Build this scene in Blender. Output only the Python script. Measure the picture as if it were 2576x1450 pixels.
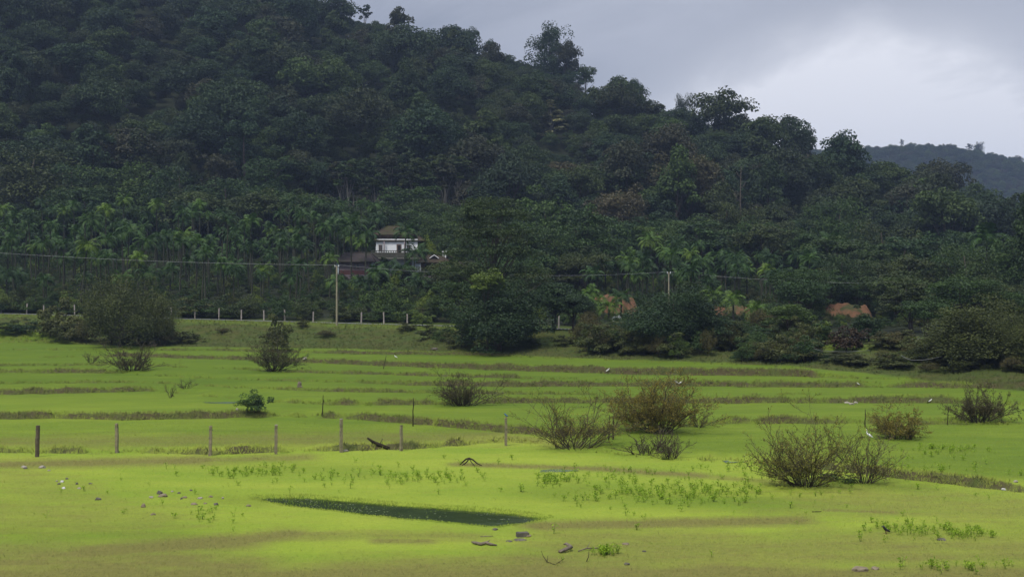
import bpy, bmesh, math, random
import numpy as np
from mathutils import Vector, Matrix, noise as mnoise

for o in list(bpy.data.objects):
    bpy.data.objects.remove(o)
sc = bpy.context.scene
COL = sc.collection
R = math.radians

# ------------------------------------------------------------------ camera
H = 8.0                      # eye height above the near grass
LENS = 50.0
cam = bpy.data.cameras.new('camera')
cam.lens = LENS
cam.sensor_width = 36.0
cam.clip_start = 0.5
cam.clip_end = 6000.0
cam_o = bpy.data.objects.new('camera', cam)
COL.objects.link(cam_o)
cam_o.location = (0, 0, H)
cam_o.rotation_euler = (R(90), 0, 0)
sc.camera = cam_o

# ------------------------------------------------------------------ sky, sun, exposure
SUN_EL, SUN_AZ = 58.0, 215.0        # azimuth: clockwise from +Y (the view direction)
world = bpy.data.worlds.new('World')
sc.world = world
world.use_nodes = True
wn, wl = world.node_tree.nodes, world.node_tree.links
wn.clear()


def N(nodes, t, **kw):
    n = nodes.new(t)
    for k, v in kw.items():
        setattr(n, k, v)
    return n


def build_world():
    out = N(wn, 'ShaderNodeOutputWorld')
    sky = N(wn, 'ShaderNodeTexSky', sky_type='NISHITA', sun_disc=False)
    sky.sun_elevation = R(SUN_EL)
    sky.sun_rotation = R(SUN_AZ)
    bg1 = N(wn, 'ShaderNodeBackground')
    bg1.inputs['Strength'].default_value = 0.10
    wl.new(sky.outputs[0], bg1.inputs['Color'])
    tc = N(wn, 'ShaderNodeTexCoord')
    # cloud deck: soft large billows, stretched along the horizon
    mp = N(wn, 'ShaderNodeMapping')
    mp.inputs['Scale'].default_value = (1.0, 1.0, 2.4)
    mp.inputs['Location'].default_value = (3.1, 1.7, 0.4)
    wl.new(tc.outputs['Generated'], mp.inputs['Vector'])
    n1 = N(wn, 'ShaderNodeTexNoise')
    n1.inputs['Scale'].default_value = 4.6
    n1.inputs['Detail'].default_value = 6.0
    n1.inputs['Roughness'].default_value = 0.55
    n1.inputs['Distortion'].default_value = 0.5
    wl.new(mp.outputs[0], n1.inputs['Vector'])
    # thinner cloud low over the far hill (seen in the picture)
    dirv = Vector((0.262, 1.0, 0.118)).normalized()
    # elongated patch: distance in the plane of azimuth / elevation
    sep = N(wn, 'ShaderNodeSeparateXYZ')
    wl.new(tc.outputs['Generated'], sep.inputs[0])

    def math_(op, a, b=None, c=None, clamp=False):
        m = N(wn, 'ShaderNodeMath', operation=op)
        m.use_clamp = clamp
        for i, v in enumerate((a, b, c)):
            if v is None:
                continue
            if isinstance(v, (int, float)):
                m.inputs[i].default_value = v
            else:
                wl.new(v, m.inputs[i])
        return m.outputs[0]
    dx = math_('MULTIPLY', math_('SUBTRACT', sep.outputs['X'], dirv.x), 7.5)
    dz = math_('MULTIPLY', math_('SUBTRACT', sep.outputs['Z'], dirv.z), 17.0)
    nz = math_('MULTIPLY', math_('SUBTRACT', n1.outputs['Fac'], 0.5), 5.0)
    r2 = math_('ADD', math_('MULTIPLY', dx, dx), math_('MULTIPLY', dz, dz))
    fwd = math_('GREATER_THAN', sep.outputs['Y'], 0.0)
    patch = math_('MULTIPLY', math_('POWER', 2.718, math_('MULTIPLY', math_('ADD', r2, nz), -0.9)), fwd, clamp=True)
    ramp = N(wn, 'ShaderNodeValToRGB')
    ramp.color_ramp.elements[0].position = 0.43
    ramp.color_ramp.elements[0].color = (0.300, 0.323, 0.385, 1)
    ramp.color_ramp.elements[1].position = 0.68
    ramp.color_ramp.elements[1].color = (0.475, 0.495, 0.562, 1)
    wl.new(n1.outputs['Fac'], ramp.inputs[0])
    mix = N(wn, 'ShaderNodeMixRGB')
    mix.inputs[2].default_value = (1.0, 1.0, 1.04, 1)
    wl.new(math_('MULTIPLY', patch, 0.9), mix.inputs[0])
    wl.new(ramp.outputs[0], mix.inputs[1])
    # an overcast sky brightens towards the zenith; gain raised overhead to light the ground
    zz = math_('MAXIMUM', sep.outputs['Z'], 0.0)
    gain = math_('ADD', math_('MULTIPLY', math_('MULTIPLY', zz, zz), 2.6), 1.0)
    bg2 = N(wn, 'ShaderNodeBackground')
    wl.new(mix.outputs[0], bg2.inputs['Color'])
    wl.new(gain, bg2.inputs['Strength'])
    ms = N(wn, 'ShaderNodeMixShader')
    ms.inputs[0].default_value = 0.93
    wl.new(bg1.outputs[0], ms.inputs[1])
    wl.new(bg2.outputs[0], ms.inputs[2])
    wl.new(ms.outputs[0], out.inputs['Surface'])


build_world()

sun = bpy.data.lights.new('sun', 'SUN')
sun.energy = 3.2
sun.angle = R(14)
sun.color = (1.0, 0.95, 0.86)
sun_o = bpy.data.objects.new('sun', sun)
COL.objects.link(sun_o)
_a, _e = R(SUN_AZ), R(SUN_EL)
sdir = Vector((math.sin(_a) * math.cos(_e), math.cos(_a) * math.cos(_e), math.sin(_e)))
sun_o.rotation_euler = (-sdir).to_track_quat('-Z', 'Y').to_euler()
sun_o.location = sdir * 300

vs = sc.view_settings
vs.view_transform = 'Standard'
vs.look = 'None'
vs.exposure = 0.0
vs.gamma = 1.0
vs.use_curve_mapping = False
sc.render.engine = 'CYCLES'
sc.cycles.max_bounces = 5
sc.cycles.diffuse_bounces = 3
sc.cycles.glossy_bounces = 2
sc.cycles.transmission_bounces = 3
sc.cycles.volume_bounces = 0
sc.cycles.caustics_reflective = False
sc.cycles.caustics_refractive = False
sc.cycles.use_denoising = True
sc.cycles.use_light_tree = False

# ------------------------------------------------------------------ picture -> place
F = 2575.0 * LENS / 36.0
CX, CY = 1287.5, 725.0


def U(x):
    return (np.asarray(x, float) - CX) / F


def at(x, y, d):
    return Vector((float(U(x)) * d, d, H - (y - CY) / F * d))


def sat(t):
    return np.clip(t, 0.0, 1.0)


def smooth(t):
    t = sat(t)
    return t * t * (3 - 2 * t)


def hash2(ix, iy, seed):
    n = (ix * 374761393 + iy * 668265263 + seed * 974634777) & 0xFFFFFFFF
    n = ((n ^ (n >> 13)) * 1274126177) & 0xFFFFFFFF
    return ((n ^ (n >> 16)) & 0xFFFF) / 65535.0


def vnoise(x, y, seed=0):
    x = np.asarray(x, float)
    y = np.asarray(y, float)
    ix = np.floor(x).astype(np.int64)
    iy = np.floor(y).astype(np.int64)
    fx = smooth(x - ix)
    fy = smooth(y - iy)
    a = hash2(ix, iy, seed)
    b = hash2(ix + 1, iy, seed)
    c = hash2(ix, iy + 1, seed)
    d = hash2(ix + 1, iy + 1, seed)
    return (a + (b - a) * fx) * (1 - fy) + (c + (d - c) * fx) * fy


def fnoise(x, y, seed=0, oct=3):
    s = 0
    a = 0.5
    for i in range(oct):
        s = s + a * (vnoise(x * 2 ** i, y * 2 ** i, seed + i) - 0.5)
        a *= 0.5
    return s          # about -0.5 .. 0.5


# ------------------------------------------------------------------ terrain
# the bunds between the paddies: foot of each riser across the picture, step height, how bare it is
RIS = [
    dict(x=[-1500, 0, 230, 300, 430, 530, 700, 1000, 1270, 1400, 1500, 1700, 1900, 2060, 2230, 2400, 2575, 4000],
         y=[1140, 1136, 1141, 1139, 1139, 1143, 1136, 1131, 1110, 1118, 1137, 1157, 1166, 1178, 1199, 1219, 1238, 1300],
         h=[.18] * 18, p=[.5, .7, .6, .05, .8, .7, .5, .9, .5, .05, .15, .25, .3, .75, .9, 1, .6, .5]),
    dict(x=[-1500, 0, 160, 300, 620, 700, 860, 1000, 1290, 1420, 1600, 1800, 1860, 2200, 2575, 4000],
         y=[1054, 1054, 1052, 1057, 1049, 1048, 1052, 1063, 1090, 1096, 1082, 1067, 1065, 1066, 1068, 1072],
         h=[.24] * 16, p=[.8, .9, .85, .9, .9, .1, .7, 1, .95, .7, .3, .4, .85, .6, .2, .2]),
    dict(x=[-1500, 0, 200, 370, 450, 690, 830, 1050, 1290, 1931, 2120, 2350, 2450, 2575, 4000],
         y=[992, 992, 989, 984, 990, 1012, 1018, 1018, 1014, 1014, 1013, 1014, 1017, 1020, 1025],
         h=[.22] * 15, p=[.9, .9, .95, .8, .1, .25, .6, .6, .85, .9, .8, .9, .2, .6, .6]),
    dict(x=[-1500, 0, 300, 420, 640, 850, 1150, 1450, 1520, 1900, 2575, 4000],
         y=[964, 964, 962, 966, 978, 986, 990, 992, 993, 993, 998, 1004],
         h=[.07] * 12, p=[.3, .4, .5, .1, .3, .75, .75, .6, .05, .1, .1, .1]),
    dict(x=[-1500, 0, 300, 360, 600, 950, 1070, 1290, 1700, 1930, 2150, 2215, 2260, 2575, 4000],
         y=[938, 938, 938, 944, 955, 965, 970, 972, 972, 973, 974, 974, 974, 978, 985],
         h=[.22] * 15, p=[.6, .7, .7, .1, .15, .5, .9, .95, .95, .95, .9, .1, .8, .95, .9]),
    dict(x=[-1500, 0, 300, 500, 850, 1290, 1340, 1600, 2000, 2575, 4000],
         y=[920, 920, 918, 926, 940, 951, 953, 957, 959, 970, 978],
         h=[.07] * 11, p=[.3, .45, .5, .1, .8, .85, .3, .05, .1, .25, .2]),
    dict(x=[-1500, 0, 260, 300, 640, 900, 1290, 1600, 2000, 2090, 2160, 2300, 2575, 4000],
         y=[902, 902, 898, 896, 906, 918, 932, 942, 946, 950, 952, 956, 963, 970],
         h=[.2, .2, .2, .2, .22, .26, .34, .42, .42, .4, .3, .3, .3, .3],
         p=[.1, .15, .2, .8, .85, .9, 1, 1, 1, .5, .1, .5, .5, .5]),
    dict(x=[-1500, 0, 300, 600, 900, 1250, 1330, 1500, 2000, 2575, 4000],
         y=[880, 880, 879, 883, 890, 895, 899, 906, 923, 945, 955],
         h=[.2] * 11, p=[.1, .2, .3, .7, .8, .8, .3, .1, .1, .1, .1]),
]
EMB_X = [-1500, 0, 110, 190, 430, 900, 1200, 1500, 2000, 2100, 2300, 2575, 4000]
EMB_Y = [862, 862, 863, 866, 871, 877, 888, 898, 915, 925, 938, 955, 965]
ROAD_X = [-1500, 0, 430, 900, 1400, 2000, 2575, 4000]
ROAD_D = [224, 188, 178, 168, 155, 140, 128, 110]
ROAD_Z = [5.6, 4.62, 4.17, 3.77, 3.5, 3.2, 3.1, 3.0]
BXK = [-1500, 0, 700, 1000, 1400, 1600, 2000, 2200, 2575, 4000]
ZA = [7, 5.9, 5.9, 6.4, 5.6, 5.0, 4.9, 4.2, 4.0, 4]
ZB = [13, 9.8, 9.9, 10.3, 8.8, 7.6, 7.2, 5.8, 5.4, 5]
ZC = [24, 15, 15, 15, 14, 13, 12, 9, 8, 8]
CRX = [-1500, 0, 500, 700, 860, 930, 1050, 1170, 1290, 1440, 1500, 1580, 1640, 1700, 1750, 1850, 1930, 2000, 2060, 2130, 2180, 2250, 2310, 2400, 2575, 3200, 4000]
CRY = [-500, -300, -150, -70, 2, 32, 58, 84, 118, 165, 200, 215, 238, 248, 283, 290, 315, 336, 372, 372, 385, 432, 452, 486, 520, 560, 560]
CRD_X = [-1500, 0, 1000, 1600, 2060, 2250, 2400, 4000]
CRD_D = [520, 500, 465, 430, 400, 395, 430, 440]
FHX = [-1500, 1500, 1900, 2180, 2300, 2400, 2480, 2575, 3200, 4000]
FHY = [411, 411, 391, 361, 355, 358, 378, 400, 461, 471]
TREE_H = 12.0
DF = 1350.0


def riser_cols(u):
    """per-riser depth of the foot, step, bareness for the columns u"""
    x = CX + F * u
    zb = np.zeros_like(x)
    out = []
    for k, r in enumerate(RIS):
        y = np.interp(x, r['x'], r['y']) + 2.6 * fnoise(x / 55.0, x * 0 + k * 7.3, 5, 3) + 1.5 * fnoise(x / 14.0, x * 0 + k * 3.3, 9, 2)
        h = np.interp(x, r['x'], r['h'])
        p = np.interp(x, r['x'], r['p']) + 0.9 * fnoise(x / 46.0, x * 0 + k * 5.1, 31, 4)
        d = (H - zb) * F / (y - CY)
        out.append((d, h, sat(p)))
        zb = zb + h
    return out, zb


def smooth_interp(x, xs, ys, w=25.0):
    return (np.interp(x - w, xs, ys) + np.interp(x, xs, ys) * 2 + np.interp(x + w, xs, ys)) / 4


def terrain_full(u, d):
    """height and ground character at (u = X/Y, d = Y); arrays of equal shape"""
    u = np.asarray(u, float)
    d = np.asarray(d, float)
    x = CX + F * u
    X = u * d
    rc, ztop = riser_cols(u)
    z = np.zeros(d.shape)
    soil = np.zeros(d.shape)
    for (dk, h, p) in rc:
        w = 0.35 + (1 - p) ** 2 * 5.0
        z = z + h * smooth((d - dk) / w)
        lump = 0.8 + 1.9 * fnoise(X * 0.9, d * 1.3, 17, 3)
        z = z + 0.16 * p * lump * np.exp(-((d - dk - 0.45) / 0.42) ** 2)
        soil = np.maximum(soil, p * smooth((d - dk + 0.25) / 0.25) * (1 - smooth((d - dk - 0.42) / 0.4)))
    z = z + 0.10 * fnoise(X / 9.0, d / 9.0, 3, 3) * smooth((d - 30) / 10)
    z = z + 0.05 * fnoise(X / 1.5, d / 2.0, 4, 2)
    # pond hollow
    near_ = (d > 43) & (d < 60) & (x > 560) & (x < 1460)
    if near_.any():
        z[near_] = z[near_] - 0.16 * pond_mask(x[near_], d[near_])
    # embankment and road
    ye = np.interp(x, EMB_X, EMB_Y)
    de = (H - ztop) * F / (ye - CY)
    dr = smooth_interp(x, ROAD_X, ROAD_D)
    zr = smooth_interp(x, ROAD_X, ROAD_Z)
    t = sat((d - de) / np.maximum(dr - de, 2.0))
    lumps = fnoise(X / 4.0, d / 4.0, 41, 3) * 1.5 * np.sin(np.pi * t)
    prof = 0.25 * t + 0.75 * smooth(t * 1.15)
    z = z + (zr - z) * prof + lumps * (t > 0) * (t < 1)
    es = de + (dr - de) * 0.5 * smooth((230 - x) / 160)
    emb = smooth((d - es + 0.4) / 0.8)
    # land behind the road
    s0 = dr + 5.5
    zA = smooth_interp(x, BXK, ZA)
    zB = smooth_interp(x, BXK, ZB)
    zC = smooth_interp(x, BXK, ZC)
    dc = np.interp(x, CRD_X, CRD_D)
    cy = smooth_interp(x, CRX, CRY, 12.0)
    zc = H - (cy - CY) / F * dc - TREE_H
    zb = z * 1.0
    zb = np.where(d > dr, zr, zb)
    zb = zb + (zA - zr) * sat((d - s0) / np.maximum(200 - s0, 1))
    zb = zb + (zB - zA) * sat((d - 200) / 35)
    zb = zb + (zC - zB) * sat((d - 235) / 45)
    th = sat((d - 280) / (dc - 280))
    zb = zb + (zc - zC) * (0.85 * th + 0.15 * smooth(th))
    zb = zb + (-45.0) * smooth((d - dc - 5) / 160)
    fy = np.interp(x, FHX, FHY)
    zf = H - (fy - CY) / F * DF - TREE_H
    zval = zc - 45.0
    zb = zb + (zf - zval) * smooth((d - 900) / (DF - 900))
    zb = zb - zf * smooth((d - DF - 10) / 900)
    back = smooth((d - s0) / 2.0)
    bumps = fnoise(X / 35.0, d / 35.0, 71, 3) * 7.0 * smooth((d - 270) / 60)
    zz = np.where(d > dr, zb + bumps + 0.5 * back * fnoise(X / 6, d / 6, 77, 2), z)
    return zz, soil, emb, back, (rc, de, dr)


POND = [(640, 1251), (760, 1250), (880, 1259), (1000, 1270), (1120, 1278), (1210, 1284), (1300, 1293), (1370, 1303), (1330, 1317),
        (1245, 1326), (1130, 1316), (1040, 1309), (950, 1300), (850, 1287), (750, 1277), (660, 1262)]
POND_Z = -0.09
POND_W = [at(x, y, (H - POND_Z) * F / (y - CY)) for x, y in POND]


def poly_sd(px, py, poly):
    """signed distance to a polygon (negative inside)"""
    best = np.full(px.shape, 1e9)
    inside = np.zeros(px.shape, bool)
    n = len(poly)
    for i in range(n):
        ax, ay = poly[i]
        bx, by = poly[(i + 1) % n]
        ex, ey = bx - ax, by - ay
        t = sat(((px - ax) * ex + (py - ay) * ey) / (ex * ex + ey * ey))
        best = np.minimum(best, np.hypot(px - ax - t * ex, py - ay - t * ey))
        cond = ((ay > py) != (by > py))
        with np.errstate(divide='ignore', invalid='ignore'):
            xi = ax + (py - ay) * ex / (ey if ey != 0 else 1e-9)
        inside ^= cond & (px < xi)
    return np.where(inside, -best, best)


def pond_mask(x, d):
    X = (x - CX) / F * d
    sd = poly_sd(np.asarray(X, float), np.asarray(d, float), [(p.x, p.y) for p in POND_W])
    sd = sd + 0.5 * fnoise(X * 1.1, d * 1.1, 91, 3)
    return smooth((0.55 - sd) / 1.1)


def gz(X, Y):
    return float(terrain_full(np.array([X / Y]), np.array([Y]))[0][0])


def gp(x, y, lo=25.0, hi=230.0):
    """the ground point seen at picture point (x, y)"""
    ds = np.geomspace(lo, hi, 420)
    u = np.full_like(ds, float(U(x)))
    z = terrain_full(u, ds)[0]
    ray = H - (y - CY) / F * ds
    hit = np.nonzero(ray <= z + 1e-6)[0]
    i = int(hit[0]) if len(hit) else len(ds) - 1
    if i > 0:
        a, b = ds[i - 1], ds[i]
        fa = (H - (y - CY) / F * a) - z[i - 1]
        fb = (H - (y - CY) / F * b) - z[i]
        d = a + (b - a) * fa / (fa - fb) if fa != fb else b
    else:
        d = ds[0]
    X = float(U(x)) * d
    return Vector((X, d, gz(X, d)))


# ------------------------------------------------------------------ object helpers
def link(o, parent=None):
    COL.objects.link(o)
    if parent is not None:
        o.parent = parent
    return o


def tag(o, label=None, cat=None, group=None, kind=None):
    if label:
        o['label'] = label
    if cat:
        o['category'] = cat
    if group:
        o['group'] = group
    if kind:
        o['kind'] = kind
    return o


def empty(name, loc=(0, 0, 0), rz=0.0):
    o = bpy.data.objects.new(name, None)
    o.empty_display_size = 0.2
    o.location = loc
    o.rotation_euler = (0, 0, rz)
    return link(o)


def np_mesh(name, V, Fq, mat=None, smoothf=False, attrs=None):
    """mesh from an (n,3) array and an (m,k) face array, k the same for all faces"""
    V = np.asarray(V, np.float32).reshape(-1, 3)
    Fq = np.asarray(Fq, np.int32)
    k = Fq.shape[1]
    me = bpy.data.meshes.new(name)
    me.vertices.add(len(V))
    me.vertices.foreach_set('co', V.ravel())
    me.loops.add(Fq.size)
    me.loops.foreach_set('vertex_index', Fq.ravel())
    me.polygons.add(len(Fq))
    me.polygons.foreach_set('loop_start', np.arange(0, Fq.size, k, dtype=np.int32))
    try:
        me.polygons.foreach_set('loop_total', np.full(len(Fq), k, np.int32))
    except Exception:
        pass
    me.polygons.foreach_set('use_smooth', np.full(len(Fq), smoothf, bool))
    for an, av in (attrs or {}).items():
        a = me.attributes.new(an, 'FLOAT', 'POINT')
        a.data.foreach_set('value', np.asarray(av, np.float32))
    if mat:
        me.materials.append(mat)
    me.update(calc_edges=True)
    me.validate()
    return me


def mobj(name, me, parent=None, loc=None):
    o = bpy.data.objects.new(name, me)
    if loc is not None:
        o.location = loc
    return link(o, parent)


class TB:
    """collects tubes and boxes as quads"""

    def __init__(self):
        self.v = []
        self.f = []

    def tube(self, pts, rad, n=5, cap=True, squash=1.0, up=Vector((0, 0, 1))):
        pts = [Vector(p) for p in pts]
        if not hasattr(rad, '__len__'):
            rad = [rad] * len(pts)
        b0 = len(self.v)
        prev = None
        for i, p in enumerate(pts):
            t = (pts[min(i + 1, len(pts) - 1)] - pts[max(i - 1, 0)])
            t = t.normalized() if t.length > 1e-9 else Vector((0, 0, 1))
            if prev is None:
                a = t.cross(up)
                if a.length < 0.05:
                    a = t.cross(Vector((0, 1, 0)))
                a.normalize()
            else:
                a = prev - t * prev.dot(t)
                a.normalize()
            prev = a
            b = t.cross(a)
            for j in range(n):
                an = 2 * math.pi * j / n
                self.v.append(p + a * (math.cos(an) * rad[i]) + b * (math.sin(an) * rad[i] * squash))
        for i in range(len(pts) - 1):
            for j in range(n):
                a0 = b0 + i * n + j
                a1 = b0 + i * n + (j + 1) % n
                self.f.append((a0, a1, a1 + n, a0 + n))
        if cap:
            for ring, p, flip in ((b0, pts[0], True), (b0 + (len(pts) - 1) * n, pts[-1], False)):
                c = len(self.v)
                self.v.append(p)
                for j in range(0, n, 1):
                    q = (ring + j, ring + (j + 1) % n, c)
                    self.f.append((q[0], q[1], c, c) if not flip else (q[1], q[0], c, c))
        return self

    def box(self, c, s, rot=None):
        b0 = len(self.v)
        for dz in (-1, 1):
            for dx, dy in ((-1, -1), (1, -1), (1, 1), (-1, 1)):
                p = Vector((dx * s[0] / 2, dy * s[1] / 2, dz * s[2] / 2))
                if rot is not None:
                    p = rot @ p
                self.v.append(Vector(c) + p)
        for q in ((3, 2, 1, 0), (4, 5, 6, 7), (0, 1, 5, 4), (1, 2, 6, 5), (2, 3, 7, 6), (3, 0, 4, 7)):
            self.f.append(tuple(b0 + i for i in q))
        return self

    def quad(self, *ps):
        b0 = len(self.v)
        self.v += [Vector(p) for p in ps]
        self.f.append(tuple(range(b0, b0 + 4)))
        return self

    def mesh(self, name, mat=None, smoothf=False):
        me = bpy.data.meshes.new(name)
        fs = []
        for q in self.f:
            s = []
            for i in q:
                if i not in s:
                    s.append(i)
            if len(s) > 2:
                fs.append(s)
        me.from_pydata([tuple(v) for v in self.v], [], fs)
        if smoothf:
            me.polygons.foreach_set('use_smooth', [True] * len(me.polygons))
        if mat:
            me.materials.append(mat)
        me.update()
        return me


# ------------------------------------------------------------------ materials
def new_mat(name):
    m = bpy.data.materials.new(name)
    m.use_nodes = True
    nt = m.node_tree
    nt.nodes.clear()
    out = nt.nodes.new('ShaderNodeOutputMaterial')
    b = nt.nodes.new('ShaderNodeBsdfPrincipled')
    nt.links.new(b.outputs[0], out.inputs['Surface'])
    return m, nt, b, out


def rgb(nt, c):
    n = nt.nodes.new('ShaderNodeRGB')
    n.outputs[0].default_value = (*c, 1)
    return n.outputs[0]


def mixc(nt, fac, a, b, mode='MIX'):
    n = nt.nodes.new('ShaderNodeMixRGB')
    n.blend_type = mode
    for i, v in ((0, fac), (1, a), (2, b)):
        if isinstance(v, (int, float)):
            n.inputs[i].default_value = v if i == 0 else (v, v, v, 1)
        elif isinstance(v, tuple):
            n.inputs[i].default_value = (*v, 1)
        else:
            nt.links.new(v, n.inputs[i])
    return n.outputs[0]


def mth(nt, op, a, b=None, clamp=False):
    n = nt.nodes.new('ShaderNodeMath')
    n.operation = op
    n.use_clamp = clamp
    for i, v in ((0, a), (1, b)):
        if v is None:
            continue
        if isinstance(v, (int, float)):
            n.inputs[i].default_value = v
        else:
            nt.links.new(v, n.inputs[i])
    return n.outputs[0]


def noise_tex(nt, vec, scale, detail=4, rough=0.55, dist=0.0):
    n = nt.nodes.new('ShaderNodeTexNoise')
    n.inputs['Scale'].default_value = scale
    n.inputs['Detail'].default_value = detail
    n.inputs['Roughness'].default_value = rough
    n.inputs['Distortion'].default_value = dist
    if vec is not None:
        nt.links.new(vec, n.inputs['Vector'])
    return n.outputs['Fac']


def mrange(nt, v, a, b, c=0.0, d=1.0):
    n = nt.nodes.new('ShaderNodeMapRange')
    n.inputs[1].default_value = a
    n.inputs[2].default_value = b
    n.inputs[3].default_value = c
    n.inputs[4].default_value = d
    nt.links.new(v, n.inputs[0])
    return n.outputs[0]


def attr(nt, name):
    n = nt.nodes.new('ShaderNodeAttribute')
    n.attribute_name = name
    return n.outputs['Fac']


def scaled_pos(nt, s):
    g = nt.nodes.new('ShaderNodeNewGeometry')
    m = nt.nodes.new('ShaderNodeMapping')
    m.inputs['Scale'].default_value = s
    nt.links.new(g.outputs['Position'], m.inputs['Vector'])
    return m.outputs[0]


def simple_mat(name, c1, c2, scale=6.0, rough=0.8, bump=0.3, spec=0.25, obj=True, c3=None):
    m, nt, b, out = new_mat(name)
    tc = nt.nodes.new('ShaderNodeTexCoord')
    v = tc.outputs['Object']
    f = noise_tex(nt, v, scale, 5, 0.6)
    c = mixc(nt, mrange(nt, f, 0.32, 0.68), c1, c2)
    if c3:
        f2 = noise_tex(nt, v, scale * 0.35, 3, 0.6, 0.6)
        c = mixc(nt, mrange(nt, f2, 0.52, 0.66), c, c3)
    nt.links.new(c, b.inputs['Base Color'])
    b.inputs['Roughness'].default_value = rough
    b.inputs['Specular IOR Level'].default_value = spec
    if bump:
        bp = nt.nodes.new('ShaderNodeBump')
        bp.inputs['Strength'].default_value = bump
        bp.inputs['Distance'].default_value = 0.03
        nt.links.new(noise_tex(nt, v, scale * 3, 4, 0.6), bp.inputs['Height'])
        nt.links.new(bp.outputs[0], b.inputs['Normal'])
    return m


def leaf_mat(name, tints, soft=False, var=0.5, trans=0.18, rough=0.55, spec=0.25, patch=True):
    """tints: 2-5 colours spread over the individuals; var paints single leaves lighter as if lit, or darker"""
    m, nt, b, out = new_mat(name)
    oi = nt.nodes.new('ShaderNodeObjectInfo')
    ramp = nt.nodes.new('ShaderNodeValToRGB')
    el = ramp.color_ramp.elements
    while len(el) < len(tints):
        el.new(0.5)
    for i, t in enumerate(tints):
        el[i].position = i / max(1, len(tints) - 1)
        el[i].color = (*t, 1)
    nt.links.new(oi.outputs['Random'], ramp.inputs[0])
    c = ramp.outputs[0]
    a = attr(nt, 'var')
    hi = mixc(nt, 1.0, c, (1.5, 1.45, 1.1) if soft else (2.0, 1.85, 1.2), 'MULTIPLY')  # lit and dim leaf tones painted into the colour
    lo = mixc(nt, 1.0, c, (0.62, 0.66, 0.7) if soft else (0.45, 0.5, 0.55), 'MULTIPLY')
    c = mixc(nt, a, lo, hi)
    tr = nt.nodes.new('ShaderNodeBsdfTranslucent')
    nt.links.new(c, b.inputs['Base Color'])
    nt.links.new(mixc(nt, 1.0, c, (1.2, 1.3, 0.6), 'MULTIPLY'), tr.inputs['Color'])
    b.inputs['Roughness'].default_value = rough
    b.inputs['Specular IOR Level'].default_value = spec
    ms = nt.nodes.new('ShaderNodeMixShader')
    ms.inputs[0].default_value = trans
    nt.links.new(b.outputs[0], ms.inputs[1])
    nt.links.new(tr.outputs[0], ms.inputs[2])
    nt.links.new(ms.outputs[0], out.inputs['Surface'])
    return m


NEAR = (0.235, 0.375, 0.030)
LUSH = (0.088, 0.215, 0.024)


def ground_colour(nt):
    """colour of the sward, from the baked ground characters and noise; shared by ground and grass blades"""
    p1 = scaled_pos(nt, (0.10, 0.22, 0.2))
    p2 = scaled_pos(nt, (0.55, 1.1, 1))
    p3 = scaled_pos(nt, (4.0, 5.0, 5))
    n1 = noise_tex(nt, p1, 1.0, 4, 0.55, 0.4)
    n2 = noise_tex(nt, p2, 1.0, 5, 0.62)
    n3 = noise_tex(nt, p3, 1.0, 4, 0.65)
    near = mixc(nt, mrange(nt, n1, 0.35, 0.66), (0.255, 0.312, 0.036), (0.178, 0.252, 0.025))  # yellow-green turf, with the sunlight on the near field painted in
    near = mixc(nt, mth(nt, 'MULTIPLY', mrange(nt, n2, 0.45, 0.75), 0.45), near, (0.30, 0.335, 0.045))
    lush_shade = mixc(nt, mrange(nt, n1, 0.3, 0.7), (0.110, 0.162, 0.014), (0.077, 0.127, 0.012))  # deeper green paddies, with cloud shade painted in
    lush_shade = mixc(nt, mth(nt, 'MULTIPLY', mrange(nt, n2, 0.5, 0.8), 0.3), lush_shade, (0.130, 0.165, 0.022))
    jl = mth(nt, 'ADD', attr(nt, 'lush_shade'), mth(nt, 'MULTIPLY', mth(nt, 'SUBTRACT', n2, 0.5), 0.7))
    c = mixc(nt, mrange(nt, jl, 0.0, 1.0), near, lush_shade)
    jd = mth(nt, 'ADD', attr(nt, 'dry'), mth(nt, 'MULTIPLY', mth(nt, 'SUBTRACT', n2, 0.5), 0.9))
    dryc = mixc(nt, n3, (0.180, 0.155, 0.046), (0.130, 0.130, 0.034))
    c = mixc(nt, mrange(nt, jd, 0.08, 0.85, 0.0, 0.92), c, dryc)
    emb = mixc(nt, mrange(nt, n2, 0.35, 0.65), (0.052, 0.076, 0.016), (0.072, 0.074, 0.022))
    emb = mixc(nt, mrange(nt, n1, 0.5, 0.7), emb, (0.052, 0.078, 0.018))
    c = mixc(nt, attr(nt, 'emb'), c, emb)
    soilc = mixc(nt, n3, (0.045, 0.040, 0.018), (0.098, 0.082, 0.039))
    soilc = mixc(nt, mrange(nt, n2, 0.45, 0.7), soilc, (0.070, 0.088, 0.022))
    js = mth(nt, 'ADD', attr(nt, 'soil'), mth(nt, 'MULTIPLY', mth(nt, 'SUBTRACT', n2, 0.5), 1.1))
    c = mixc(nt, mrange(nt, js, 0.3, 0.75), c, soilc)
    fl = mixc(nt, n2, (0.014, 0.022, 0.009), (0.026, 0.027, 0.013))
    c = mixc(nt, attr(nt, 'back'), c, fl)
    # fine mottling of the sward
    c = mixc(nt, mrange(nt, n3, 0.25, 0.75, 0.0, 0.55), c, mixc(nt, 1.0, c, (0.72, 0.78, 0.75), 'MULTIPLY'))
    return c, n2, n3


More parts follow.
